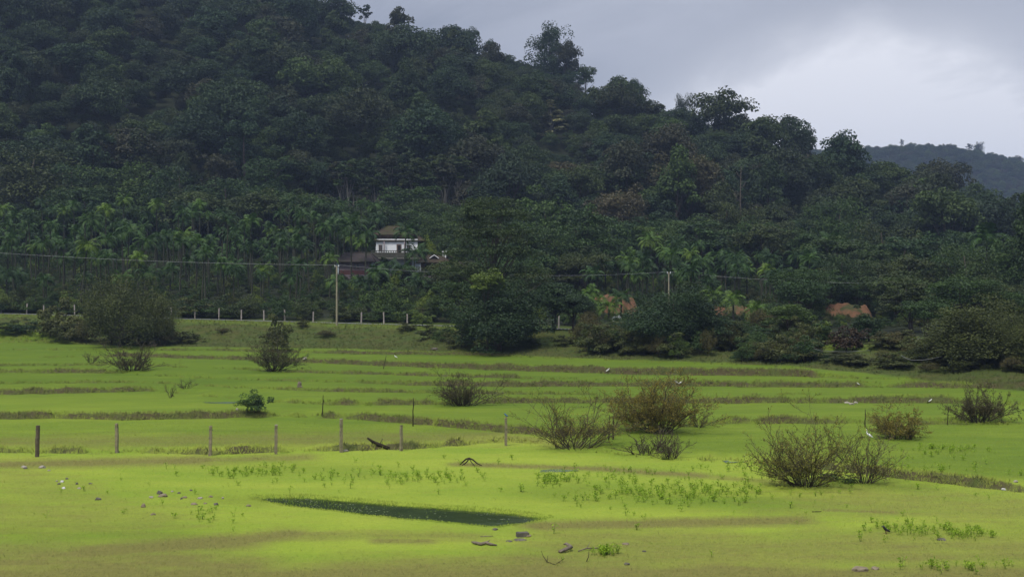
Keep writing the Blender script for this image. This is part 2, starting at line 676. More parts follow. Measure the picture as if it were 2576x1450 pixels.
def make_ground_mat():
    m, nt, b, out = new_mat('paddy_ground')
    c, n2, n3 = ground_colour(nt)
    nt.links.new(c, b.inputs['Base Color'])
    b.inputs['Roughness'].default_value = 0.9
    b.inputs['Specular IOR Level'].default_value = 0.08
    bp = nt.nodes.new('ShaderNodeBump')
    bp.inputs['Strength'].default_value = 0.55
    bp.inputs['Distance'].default_value = 0.10
    nt.links.new(mth(nt, 'ADD', mth(nt, 'MULTIPLY', n3, 0.7), n2), bp.inputs['Height'])
    nt.links.new(bp.outputs[0], b.inputs['Normal'])
    return m


def make_blade_mat(name, dark=0.9):
    m, nt, b, out = new_mat(name)
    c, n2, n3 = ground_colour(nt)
    v = attr(nt, 'var')
    c = mixc(nt, v, mixc(nt, 1.0, c, (dark, dark * 1.05, dark), 'MULTIPLY'), mixc(nt, 1.0, c, (1.2, 1.12, 1.3), 'MULTIPLY'))
    nt.links.new(c, b.inputs['Base Color'])
    b.inputs['Roughness'].default_value = 0.7
    b.inputs['Specular IOR Level'].default_value = 0.1
    return m


M = {}
M['ground'] = make_ground_mat()
M['blade'] = make_blade_mat('grass_blades')
M['bark'] = simple_mat('bark', (0.05, 0.042, 0.034), (0.10, 0.088, 0.072), 3.0, 0.9, 0.5, 0.1)
M['bark_pale'] = simple_mat('bark_pale', (0.15, 0.14, 0.12), (0.24, 0.23, 0.20), 2.0, 0.9, 0.4, 0.1)
M['bark_palm'] = simple_mat('bark_palm', (0.030, 0.034, 0.022), (0.065, 0.066, 0.045), 2.5, 0.9, 0.4, 0.1)
M['twig'] = simple_mat('twig', (0.044, 0.037, 0.024), (0.092, 0.078, 0.050), 5.0, 0.9, 0.3, 0.1)
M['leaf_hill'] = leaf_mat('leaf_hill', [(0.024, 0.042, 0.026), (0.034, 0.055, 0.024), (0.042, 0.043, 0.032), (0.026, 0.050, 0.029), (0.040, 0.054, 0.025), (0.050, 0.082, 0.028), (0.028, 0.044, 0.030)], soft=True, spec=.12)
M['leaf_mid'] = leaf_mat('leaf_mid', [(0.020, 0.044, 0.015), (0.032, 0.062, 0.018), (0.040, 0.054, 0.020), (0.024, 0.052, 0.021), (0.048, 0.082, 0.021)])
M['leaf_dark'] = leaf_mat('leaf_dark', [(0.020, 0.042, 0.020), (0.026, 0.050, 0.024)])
M['leaf_light'] = leaf_mat('leaf_light', [(0.075, 0.115, 0.026), (0.095, 0.135, 0.028)])
M['leaf_olive'] = leaf_mat('leaf_olive', [(0.045, 0.062, 0.022), (0.060, 0.070, 0.026)])
M['leaf_deep'] = leaf_mat('leaf_deep', [(0.028, 0.048, 0.019), (0.034, 0.056, 0.021)])
M['leaf_brown'] = leaf_mat('leaf_brown', [(0.054, 0.056, 0.023), (0.060, 0.054, 0.025)])
M['leaf_red'] = leaf_mat('leaf_red', [(0.036, 0.022, 0.018), (0.040, 0.030, 0.020)])
M['leaf_silver'] = leaf_mat('leaf_silver', [(0.15, 0.16, 0.11), (0.17, 0.17, 0.12)])
M['leaf_palm'] = leaf_mat('leaf_palm', [(0.015, 0.038, 0.011), (0.023, 0.056, 0.014), (0.038, 0.082, 0.017), (0.018, 0.044, 0.018)])
M['leaf_palm_light'] = leaf_mat('leaf_palm_light', [(0.050, 0.105, 0.017), (0.080, 0.135, 0.019)])
M['leaf_orange'] = leaf_mat('leaf_orange', [(0.122, 0.112, 0.028), (0.145, 0.125, 0.03)])
M['leaf_oliveb'] = leaf_mat('leaf_olive_bush', [(0.125, 0.125, 0.030), (0.14, 0.13, 0.034)])
M['leaf_weed'] = leaf_mat('leaf_weed', [(0.165, 0.265, 0.026), (0.20, 0.30, 0.03)], trans=.35)
M['tan'] = simple_mat('weathered_post', (0.17, 0.15, 0.095), (0.27, 0.235, 0.15), 5.0, 0.9, 0.6, 0.1, c3=(0.09, 0.105, 0.04))
M['dark_post'] = simple_mat('dark_post', (0.07, 0.058, 0.042), (0.13, 0.105, 0.075), 5.0, 0.9, 0.6, 0.1)
M['white_post'] = simple_mat('pale_post', (0.26, 0.23, 0.20), (0.40, 0.36, 0.33), 3.0, 0.9, 0.4, 0.1, c3=(0.20, 0.19, 0.15))
M['pole'] = simple_mat('pole_concrete', (0.25, 0.225, 0.15), (0.33, 0.30, 0.21), 2.0, 0.9, 0.4, 0.1)
M['metal'] = simple_mat('dull_metal', (0.10, 0.10, 0.10), (0.18, 0.18, 0.18), 4.0, 0.5, 0.1, 0.4)
M['wire'] = simple_mat('wire', (0.30, 0.31, 0.32), (0.36, 0.37, 0.38), 1.0, 0.5, 0.0, 0.4)
M['stick'] = simple_mat('stick', (0.018, 0.015, 0.010), (0.045, 0.036, 0.022), 5.0, 0.9, 0.4, 0.1)
M['drift'] = simple_mat('driftwood', (0.10, 0.085, 0.065), (0.20, 0.165, 0.125), 6.0, 0.9, 0.6, 0.1)
M['stone_l'] = simple_mat('stone_light', (0.22, 0.20, 0.165), (0.35, 0.315, 0.265), 4.0, 0.9, 0.5, 0.15)
M['stone_d'] = simple_mat('stone_dark', (0.065, 0.062, 0.052), (0.14, 0.125, 0.10), 4.0, 0.9, 0.5, 0.15)
M['stone_b'] = simple_mat('stone_brown', (0.14, 0.115, 0.075), (0.24, 0.20, 0.135), 4.0, 0.9, 0.5, 0.15)
M['white'] = simple_mat('white_feather', (0.70, 0.71, 0.72), (0.82, 0.82, 0.82), 8.0, 0.8, 0.1, 0.1)
M['beak'] = simple_mat('beak', (0.34, 0.17, 0.04), (0.42, 0.22, 0.05), 8.0, 0.5, 0.0, 0.3)
M['leg'] = simple_mat('bird_leg', (0.14, 0.08, 0.04), (0.20, 0.11, 0.05), 8.0, 0.6, 0.0, 0.3)
M['blue'] = simple_mat('blue_feather', (0.04, 0.12, 0.36), (0.07, 0.20, 0.48), 30.0, 0.6, 0.1, 0.2)
M['black'] = simple_mat('black_feather', (0.012, 0.012, 0.014), (0.03, 0.03, 0.034), 20.0, 0.5, 0.1, 0.3)
M['red_earth'] = simple_mat('red_earth', (0.115, 0.062, 0.036), (0.165, 0.090, 0.053), 1.2, 0.95, 0.8, 0.05, c3=(0.055, 0.062, 0.026))
M['asphalt'] = simple_mat('asphalt', (0.10, 0.10, 0.105), (0.14, 0.14, 0.145), 3.0, 0.6, 0.3, 0.3)
M['tarp'] = simple_mat('tarp', (0.66, 0.67, 0.70), (0.82, 0.82, 0.84), 3.0, 0.5, 0.3, 0.3)
M['pipe'] = simple_mat('pipe', (0.11, 0.115, 0.11), (0.15, 0.155, 0.15), 3.0, 0.5, 0.0, 0.3)


def water_mat(name, col, rough=0.05):
    m, nt, b, out = new_mat(name)
    pz = scaled_pos(nt, (1.0, 2.2, 1.0))
    n = noise_tex(nt, pz, 2.2, 4, 0.6)
    b.inputs['Base Color'].default_value = (*col, 1)
    nt.links.new(mixc(nt, mrange(nt, noise_tex(nt, pz, 0.7, 4, 0.6), 0.45, 0.7), col, tuple(c * 1.5 + 0.01 for c in col)), b.inputs['Base Color'])
    b.inputs['Roughness'].default_value = rough
    b.inputs['Specular IOR Level'].default_value = 0.5
    b.inputs['IOR'].default_value = 1.33
    bp = nt.nodes.new('ShaderNodeBump')
    bp.inputs['Strength'].default_value = 0.12
    bp.inputs['Distance'].default_value = 0.05
    nt.links.new(n, bp.inputs['Height'])
    nt.links.new(bp.outputs[0], b.inputs['Normal'])
    return m


M['water'] = water_mat('pond_water', (0.026, 0.042, 0.010))
M['puddle'] = water_mat('puddle_water', (0.085, 0.125, 0.065), 0.22)

# ------------------------------------------------------------------ ground sheet
SEG_DRY = [(0, 1290, 250, 1300, 60, .35), (0, 1400, 420, 1405, 50, .6), (2150, 1260, 2700, 1290, 50, .42), (2100, 1370, 2700, 1380, 50, .5), (1450, 1370, 2100, 1380, 40, .5), (0, 1168, 500, 1157, 13, .75), (500, 1157, 760, 1150, 10, .55), (1150, 1167, 1500, 1178, 6, .75), (1500, 1178, 1760, 1196, 8, .7),
           (1760, 1196, 1950, 1212, 7, .45), (230, 1388, 560, 1362, 22, .85), (560, 1362, 720, 1343, 15, .8), (700, 1345, 1180, 1348, 14, .5),
           (0, 1410, 600, 1425, 34, .65), (1370, 1322, 2000, 1308, 14, .8), (1400, 1345, 1800, 1350, 25, .45), (-400, 1452, 1500, 1446, 34, .8), (1500, 1446, 2900, 1432, 26, .55),
           (1300, 1405, 2700, 1396, 24, .55), (900, 1425, 1500, 1420, 30, .6), (0, 1112, 1250, 1100, 20, .45), (1950, 1290, 2575, 1275, 26, .25), (2080, 1282, 2250, 1288, 4, .7),
           (1250, 1095, 1440, 1120, 14, .4), (0, 1180, 150, 1250, 40, .3), (2200, 1250, 2575, 1300, 40, .3), (950, 1360, 1070, 1360, 7, .7)]
SEG_LUSH = [(600, 1168, 900, 1180, 20, .30), (1430, 1240, 1900, 1262, 30, .50), (0, 1335, 420, 1345, 34, .40), (2060, 1215, 2300, 1225, 16, .6),
            (560, 1255, 660, 1260, 12, .5), (1500, 1128, 1600, 1150, 10, .3), (2250, 1330, 2575, 1330, 20, .25)]


def seg_field(x, y, segs):
    out = np.zeros_like(x)
    for (x1, y1, x2, y2, w, a) in segs:
        ex, ey = x2 - x1, y2 - y1
        t = sat(((x - x1) * ex + (y - y1) * ey * 9) / (ex * ex + ey * ey * 9 + 1e-6))
        dx = np.abs(x - x1 - t * ex) / 5.0
        dy = np.abs(y - y1 - t * ey)
        r = np.hypot(dx, dy) / w
        out = np.maximum(out, a * np.exp(-r * r * 1.1))
    return out


def ground_chars(u, d):
    z, soil, emb, back, (rc, de, dr) = terrain_full(u, d)
    x = CX + F * u
    y = CY + F * (H - z) / d
    lush_shade = smooth((d - rc[0][0] - 0.3) / 3.0) * (0.78 + 0.22 * smooth((d - rc[1][0]) / 30.0))  # greener paddies plus cloud shade painted over the farther fields
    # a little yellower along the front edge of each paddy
    lush_shade = np.maximum(lush_shade, seg_field(x, y, SEG_LUSH))
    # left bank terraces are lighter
    lush_shade = lush_shade * (1 - 0.22 * smooth((900 - x) / 700) * smooth((112 - d) / 20) * smooth((d - 60) / 10))
    dry = 1.25 * seg_field(x, y, SEG_DRY)
    dry = np.maximum(dry, 1.0 * smooth((y - 1380) / 60) * (0.75 + 0.9 * fnoise(x / 300, y / 25, 55, 3)))
    # the shelf beside the road stays green
    shelf = smooth((d - dr + 4.5) / 1.5) * (1 - back)
    embc = emb * (1 - 0.55 * shelf)
    shelf2 = np.exp(-((x - 2120) / 80) ** 4) * np.exp(-((y - 876) / 9) ** 4)
    embc = embc * (1 - .85 * shelf2)
    return z, soil, embc, back, lush_shade, dry, rc, de, dr


def make_ground():
    cols = np.concatenate([np.linspace(-1.1, -0.42, 26)[:-1], np.linspace(-0.42, 0.42, 520), np.linspace(0.42, 1.1, 26)[1:]])
    nc = len(cols)
    rc, ztop = riser_cols(cols)
    x = CX + F * cols
    de = (H - ztop) * F / (np.interp(x, EMB_X, EMB_Y) - CY)
    dr = smooth_interp(x, ROAD_X, ROAD_D)
    offs = np.array([-1.2, -0.5, -0.15, 0.0, 0.12, 0.25, 0.36, 0.5, 0.7, 0.95, 1.4, 2.2])
    rows = []
    knots = [np.full(nc, 9.0), np.full(nc, 30.0)]
    marks = []
    rows += [knots[0] + (knots[1] - knots[0]) * t for t in np.linspace(0, 1, 9)[:-1]]
    prev = knots[1]
    plan = [90, 14, 14, 7, 7, 7, 6, 8]
    last = prev
    for k, (dk, h, p) in enumerate(rc):
        a = last
        b = dk + offs[0]
        rows += [a + (b - a) * t for t in np.linspace(0, 1, plan[k] + 1)[:-1]]
        rows += [dk + o for o in offs]
        last = dk + offs[-1]
    b = np.maximum(de - 0.6, last + 0.2)
    rows += [last + (b - last) * t for t in np.linspace(0, 1, 7)[1:-1]]
    rows += [b + (dr - b) * t for t in np.linspace(0, 1, 26)]
    far = dr + 6.0
    rows += [dr + (far - dr) * t for t in np.linspace(0, 1, 6)[1:]]
    rows += [far + (280 - far) * t for t in np.linspace(0, 1, 24)[1:]]
    rows += [np.full(nc, v) for v in np.linspace(280, 520, 40)[1:]]
    rows += [np.full(nc, v) for v in np.concatenate([np.geomspace(520, 1150, 18)[1:], np.linspace(1150, 1400, 26)[1:], np.geomspace(1400, 3200, 14)[1:]])]
    D = np.array(rows)
    D = np.maximum.accumulate(D, axis=0)
    for i in range(1, len(D)):
        D[i] = np.maximum(D[i], D[i - 1] + 0.01)
    UU = np.broadcast_to(cols, D.shape).copy()
    z, soil, emb, back, lush_shade, dry, *_ = ground_chars(UU.ravel(), D.ravel())
    V = np.stack([UU.ravel() * D.ravel(), D.ravel(), z], 1)
    nr = D.shape[0]
    idx = np.arange(nr * nc).reshape(nr, nc)
    Fq = np.stack([idx[:-1, :-1].ravel(), idx[:-1, 1:].ravel(), idx[1:, 1:].ravel(), idx[1:, :-1].ravel()], 1)
    me = np_mesh('ground', V, Fq, M['ground'], True, dict(soil=soil, emb=emb, back=back, lush_shade=lush_shade, dry=dry))
    o = mobj('ground', me)
    tag(o, kind='structure')
    return o


make_ground()


def make_road():
    us = np.linspace(-0.75, 0.55, 260)
    x = CX + F * us
    dr = smooth_interp(x, ROAD_X, ROAD_D)
    rowsV = []
    offs = (0.9, 1.6, 3.2, 4.3)
    for o in offs:
        d = dr + o
        u = us * dr / d
        z = terrain_full(u, d)[0] + 0.035
        rowsV.append(np.stack([u * d, d, np.maximum(z, smooth_interp(x, ROAD_X, ROAD_Z) + 0.03)], 1))
    V = np.concatenate(rowsV)
    n = len(us)
    idx = np.arange(len(offs) * n).reshape(len(offs), n)
    Fq = np.stack([idx[:-1, :-1].ravel(), idx[:-1, 1:].ravel(), idx[1:, 1:].ravel(), idx[1:, :-1].ravel()], 1)
    tag(mobj('road', np_mesh('road', V, Fq, M['asphalt'], True)), kind='structure')


make_road()


def water_sheet(name, pts, mat, z=None, grow=0.0):
    """flat sheet of water; pts are ground positions round its edge"""
    zz = z if z is not None else min(p.z for p in pts) + 0.012
    c = sum((Vector((p.x, p.y, 0)) for p in pts), Vector()) / len(pts)
    bm = bmesh.new()
    vs_ = []
    for p in pts:
        q = Vector((p.x, p.y, 0))
        q = q + (q - c).normalized() * grow
        vs_.append(bm.verts.new((q.x, q.y, zz)))
    bm.faces.new(vs_)
    bmesh.ops.triangulate(bm, faces=bm.faces[:])
    me = bpy.data.meshes.new(name)
    bm.to_mesh(me)
    bm.free()
    me.materials.append(mat)
    if me.polygons[0].normal.z < 0:
        me.flip_normals()
    o = mobj(name, me)
    tag(o, kind='structure')
    return o


water_sheet('pond', POND_W, M['water'], POND_Z, 0.9)

# ------------------------------------------------------------------ foliage generators
def unit(v):
    return v / np.maximum(np.linalg.norm(v, axis=1, keepdims=True), 1e-9)


def leaf_quads(P, Nn, L, W, rng):
    """one rhombic leaf per point, lying across the normal Nn"""
    n = len(P)
    r = rng.normal(size=(n, 3))
    T = unit(np.cross(Nn, r))
    B = unit(np.cross(Nn, T))
    l = (L * rng.uniform(0.6, 1.3, (n, 1)))
    w = (W * rng.uniform(0.6, 1.3, (n, 1)))
    droop = Nn * (-0.18 * l)
    V = np.stack([P - T * l / 2 + droop, P - B * w / 2, P + T * l / 2 + droop, P + B * w / 2], 1)
    Fq = np.arange(n * 4).reshape(n, 4)
    return V.reshape(-1, 3), Fq


def blob_leaves(C, Rb, n, rng, flat=0.8, up=0.5, jit=0.55, low=-0.35):
    d = unit(rng.normal(size=(int(n * 1.6), 3)))
    d = d[d[:, 2] > low][:n]
    rad = rng.uniform(0.72, 1.12, (len(d), 1))
    P = C + d * np.array([1, 1, flat]) * Rb * rad
    Nn = unit(d + np.array([0, 0, up]) + rng.normal(size=d.shape) * jit)
    return P, Nn, d


def gen_crown(seed, kind='broad', nblob=42, nleaf=60, leaf=0.55, Hh=12.0, Wd=9.0, base=0.22, big=1.0):
    """leaf clumps of a crown standing with its trunk at the origin; returns V, F, var, clump centres"""
    rng = np.random.default_rng(seed)
    rw = Wd / 2
    z0 = Hh * base
    cz = (z0 + Hh) / 2
    rz = (Hh - z0) / 2
    cents = []
    ph = rng.uniform(0, 6.28, 4)
    for i in range(nblob):
        if kind == 'layered':
            t = rng.uniform(0, 1) ** 0.85
            tier = sat(t + 0.035 * math.sin(t * 40 + ph[3]))
            z = z0 + (Hh - z0) * (0.03 + 0.95 * tier)
            prof = min(1.0, 0.55 + 1.5 * tier) * (1.0 - 0.74 * max(0.0, tier - 0.30) ** 1.2)
            a = rng.uniform(0, 6.28)
            rr = rw * prof * rng.uniform(0.15, 1.0) ** 0.55
            rr *= 1 + 0.20 * math.sin(2 * a + ph[0] + tier * 3) + 0.16 * math.sin(3 * a + ph[1] + tier * 7)
            cents.append(((rr * math.cos(a), rr * math.sin(a), z - 0.10 * rr), rng.uniform(0.12, 0.24) * rw, 0.5))
        elif kind == 'conical':
            t = rng.uniform(0, 1)
            z = z0 + (Hh - z0) * t * 0.96
            rr = rw * (1 - t) ** 0.8 * rng.uniform(0.4, 1.0)
            a = rng.uniform(0, 6.28)
            cents.append(((rr * math.cos(a), rr * math.sin(a), z), rng.uniform(0.16, 0.3) * rw * (1.1 - 0.5 * t), 0.8))
        else:
            d = unit(rng.normal(size=(1, 3)))[0]
            if kind in ('broad', 'open') and d[2] < -0.55:
                d[2] *= -0.6
            a = math.atan2(d[1], d[0])
            lump = 1 + 0.20 * math.sin(2 * a + ph[0]) + 0.16 * math.sin(3 * a + ph[1]) + 0.14 * math.sin(5 * d[2] + ph[2])
            if kind == 'bush':
                lump = 1 + 0.30 * math.sin(2 * a + ph[0]) * math.sin(3 * d[2] + ph[3]) + 0.22 * math.sin(4 * a + ph[1]) + 0.18 * math.sin(6 * d[2] + ph[2] + a)
            q = rng.uniform(0.30, 1.0) ** 0.45
            br = rng.uniform(0.17, 0.31) * rw * big
            s = max(0.2, 1 - br / rw) * q * lump
            if kind == 'bush':
                hz = math.hypot(d[0], d[1]) + 1e-6
                kx = (hz ** 0.35 if d[2] < 0 else hz) / hz
                bz = z0 + 0.36 * (Hh - z0)
                zz_ = bz + d[2] * s * ((Hh - bz) if d[2] > 0 else (bz - z0 - 0.3 * br))
                cents.append(((d[0] * kx * rw * s, d[1] * kx * rw * s, zz_), br, 0.9))
            else:
                cents.append(((d[0] * rw * s, d[1] * rw * s, cz + d[2] * rz * s), br, 0.78))
    Vs, Fs, vs_ = [], [], []
    off = 0
    for (c, br, fl) in cents:
        tone = rng.uniform(0.2, 0.75)
        if kind == 'open' and rng.uniform() < 0.25:
            continue
        P, Nn, dd = blob_leaves(np.array(c), br, int(nleaf * rng.uniform(0.7, 1.3)), rng, fl)
        P[:, 2] = np.maximum(P[:, 2], 0.05)
        V, Fq = leaf_quads(P, Nn, leaf, leaf * 0.62, rng)
        var = sat(tone + rng.normal(0, 0.11, len(P)) + 0.10 * dd[:, 2])  # clump shading painted in: each clump has its tone, tops lighter
        Vs.append(V)
        Fs.append(Fq + off)
        off += len(V)
        vs_.append(np.repeat(var, 4))
    return np.concatenate(Vs), np.concatenate(Fs), np.concatenate(vs_), cents


def gen_trunk(seed, cents, Hh, Wd, base=0.22, r0=None, nlimb=9, lean=0.0):
    rng = random.Random(seed)
    tb = TB()
    r0 = r0 or 0.022 * Hh
    top = Vector((rng.uniform(-.05, .05) * Wd + lean, rng.uniform(-.05, .05) * Wd, Hh * 0.78))
    pts, rad = [], []
    for i in range(9):
        t = i / 8
        p = top * t + Vector((math.sin(t * 4 + seed) * 0.02 * Hh, math.cos(t * 3.3 + seed) * 0.02 * Hh, 0)) * t
        if i == 0:
            p.z = -0.35
        pts.append(p)
        rad.append(r0 * (1.25 if i == 0 else 1.0) * (1 - 0.8 * t))
    tb.tube(pts, rad, 6)
    cs = sorted(cents, key=lambda c: c[0][2])
    for k in range(nlimb):
        c = Vector(rng.choice(cs)[0])
        t0 = min(0.9, max(base * 0.9, (c.z / Hh) * rng.uniform(0.45, 0.75)))
        s = top * t0
        mid = s.lerp(c, 0.5) + Vector((0, 0, 0.08 * Hh * rng.uniform(-.3, .6)))
        tb.tube([s, s.lerp(mid, .6), mid, c], [r0 * .42 * (1 - t0 * .6), r0 * .33 * (1 - t0 * .6), r0 * .24, r0 * .07], 5, cap=False)
    return tb


PROTO = {}


def tree_proto(key, seed, kind, mat, bark, nblob, nleaf, leaf, Hh=12.0, Wd=9.0, base=0.22, nlimb=9, r0=None, big=1.0):
    V, Fq, var, cents = gen_crown(seed, kind, nblob, nleaf, leaf, Hh, Wd, base, big)
    me = np_mesh('crown_' + key, V, Fq, mat, False, dict(var=var))
    tr = gen_trunk(seed, cents, Hh, Wd, base, r0, nlimb).mesh('trunk_' + key, bark, True)
    # measured size of the crown
    hh = float(np.percentile(V[:, 2], 99.7))
    ww = float(np.percentile(np.abs(V[:, 0]), 97.5) * 2)
    PROTO[key] = (me, tr, hh, ww)


for i in range(8):
    tree_proto('hill%d' % i, 100 + i, ['broad', 'broad', 'tall', 'broad', 'open', 'broad', 'tall', 'broad'][i], M['leaf_hill'], M['bark'],
               [30, 34, 24, 28, 32, 36, 24, 26][i], 105, 0.50, 12, [9.5, 11, 7.5, 9, 9.5, 12, 7, 8.5][i], [0.2, .25, .15, .2, .25, .3, .2, .15][i], 6, big=1.25)
for i in range(5):
    tree_proto('mid%d' % i, 200 + i, ['broad', 'tall', 'broad', 'open', 'broad'][i], M['leaf_mid'], M['bark'], 60, 90, 0.34, 12, [9, 7, 10, 8.5, 8][i], [.15, .1, .2, .2, .12][i], 8)
for i in range(3):
    tree_proto('shrub%d' % i, 300 + i, 'bush', [M['leaf_mid'], M['leaf_olive'], M['leaf_mid']][i], M['bark'], 34, 70, 0.20, 3.2, [3.6, 3.2, 4.2][i], 0.02, 6, 0.06)
for i in range(3):
    tree_proto('dome%d' % i, 500 + i, 'bush', M['leaf_mid'], M['bark'], 95, 105, 0.40, 14, [12, 11, 9][i], 0.03, 8, 0.3, big=1.15)
tree_proto('layered', 401, 'layered', M['leaf_deep'], M['bark'], 330, 85, 0.25, 16, 11, 0.10, 26, 0.32)
tree_proto('hero_dark', 402, 'bush', M['leaf_dark'], M['bark'], 220, 110, 0.22, 9, 9.5, 0.0, 16, 0.22)
tree_proto('hero_dark_b', 412, 'broad', M['leaf_dark'], M['bark'], 120, 110, 0.24, 8, 6.5, 0.2, 12, 0.22)
tree_proto('hero_olive', 403, 'bush', M['leaf_olive'], M['bark'], 230, 110, 0.22, 9, 10, 0.0, 16, 0.2)
tree_proto('hero_front', 404, 'bush', M['leaf_dark'], M['bark'], 210, 105, 0.22, 9, 8.5, 0.0, 16, 0.2)
tree_proto('light_top', 405, 'broad', M['leaf_light'], M['bark'], 44, 90, 0.20, 9.5, 3.6, 0.64, 6, 0.1, big=1.2)
tree_proto('willow', 406, 'bush', M['leaf_olive'], M['bark'], 210, 90, 0.20, 8, 10.5, 0.03, 24, 0.16)
tree_proto('red_shrub', 407, 'bush', M['leaf_red'], M['bark'], 50, 70, 0.18, 2.2, 3, 0.02, 8, 0.05)
tree_proto('brown_shrub', 408, 'bush', M['leaf_brown'], M['twig'], 60, 60, 0.15, 2.2, 3.8, 0.12, 16, 0.05)
tree_proto('light_shrub', 409, 'bush', M['leaf_light'], M['bark'], 40, 70, 0.20, 3, 3.4, 0.02, 6, 0.05)
tree_proto('vine', 410, 'bush', M['leaf_dark'], M['bark'], 70, 90, 0.18, 3.6, 3.0, 0.0, 6, 0.08)
M['leaf_brownish'] = leaf_mat('leaf_brownish', [(0.044, 0.046, 0.026), (0.050, 0.046, 0.030)])
tree_proto('brown_tree', 411, 'broad', M['leaf_brownish'], M['bark'], 60, 80, 0.36, 12, 10, 0.15, 8)
tree_proto('silver', 413, 'conical', M['leaf_silver'], M['bark_pale'], 34, 26, 0.75, 14, 5.5, 0.05, 10, 0.16)
tree_proto('slender', 414, 'tall', M['leaf_hill'], M['bark_pale'], 26, 60, 0.5, 16, 5, 0.55, 6, 0.17)
tree_proto('crest', 415, 'bush', M['leaf_hill'], M['bark'], 130, 80, 0.42, 14, 12, 0.02, 18, 0.3)


def put_tree(name, key, x, ytop, d, wpx, label, cat='tree', group=None, rz=None, ybase=None, minh=None):
    """a tree whose top and width are seen at (x, ytop), standing on the ground d metres off"""
    X = float(U(x)) * d
    g = gz(X, d)
    me, tr, hh, ww = PROTO[key]
    ht = H - (ytop - CY) / F * d - g
    if minh:
        ht = max(ht, minh)
    w = wpx * d / F
    o = empty(name, (X, d, g), rz if rz is not None else random.Random(x * 13 + ytop).uniform(0, 6.28))
    o.scale = (w / ww, w / ww, ht / hh)
    tag(o, label, cat, group)
    mobj('crown', me, o)
    mobj('trunk', tr, o)
    return o


# ------------------------------------------------------------------ forest on the hill
def gn_scatter(name, pts, rot, scl, idx, objs, label, cat):
    """one mass of many plants: points that carry instances"""
    me = bpy.data.meshes.new(name)
    me.from_pydata([tuple(p) for p in pts], [], [])
    for an, t, av in (('rot', 'FLOAT', rot), ('idx', 'INT', idx)):
        a = me.attributes.new(an, t, 'POINT')
        a.data.foreach_set('value', np.asarray(av, np.int32 if t == 'INT' else np.float32))
    a = me.attributes.new('scl', 'FLOAT_VECTOR', 'POINT')
    a.data.foreach_set('vector', np.asarray(scl, np.float32).ravel())
    o = mobj(name, me)
    tag(o, label, cat, kind='stuff')
    ng = bpy.data.node_groups.new(name + '_nodes', 'GeometryNodeTree')
    ng.interface.new_socket('Geometry', in_out='INPUT', socket_type='NodeSocketGeometry')
    ng.interface.new_socket('Geometry', in_out='OUTPUT', socket_type='NodeSocketGeometry')
    nn, ll = ng.nodes, ng.links
    gi, go = nn.new('NodeGroupInput'), nn.new('NodeGroupOutput')
    join = nn.new('GeometryNodeJoinGeometry')
    for ob in reversed(objs):
        oi = nn.new('GeometryNodeObjectInfo')
        oi.transform_space = 'ORIGINAL'
        oi.inputs['Object'].default_value = ob
        oi.inputs['As Instance'].default_value = True
        ll.new(oi.outputs['Geometry'], join.inputs[0])
    iop = nn.new('GeometryNodeInstanceOnPoints')
    ll.new(gi.outputs[0], iop.inputs['Points'])
    ll.new(join.outputs[0], iop.inputs['Instance'])
    iop.inputs['Pick Instance'].default_value = True

    def named(an, t):
        na = nn.new('GeometryNodeInputNamedAttribute')
        na.data_type = t
        na.inputs['Name'].default_value = an
        return na.outputs['Attribute']
    ll.new(named('idx', 'INT'), iop.inputs['Instance Index'])
    cx = nn.new('ShaderNodeCombineXYZ')
    ll.new(named('rot', 'FLOAT'), cx.inputs['Z'])
    e2r = nn.new('FunctionNodeEulerToRotation')
    ll.new(cx.outputs[0], e2r.inputs[0])
    ll.new(e2r.outputs[0], iop.inputs['Rotation'])
    ll.new(named('scl', 'FLOAT_VECTOR'), iop.inputs['Scale'])
    ll.new(iop.outputs[0], go.inputs[0])
    md = o.modifiers.new('scatter', 'NODES')
    md.node_group = ng
    return o


def terrain_pts(XY):
    XY = np.asarray(XY, float)
    z = terrain_full(XY[:, 0] / XY[:, 1], XY[:, 1])[0]
    return np.column_stack([XY, z])


hill_protos = []       # crowns in the scene that the far masses repeat


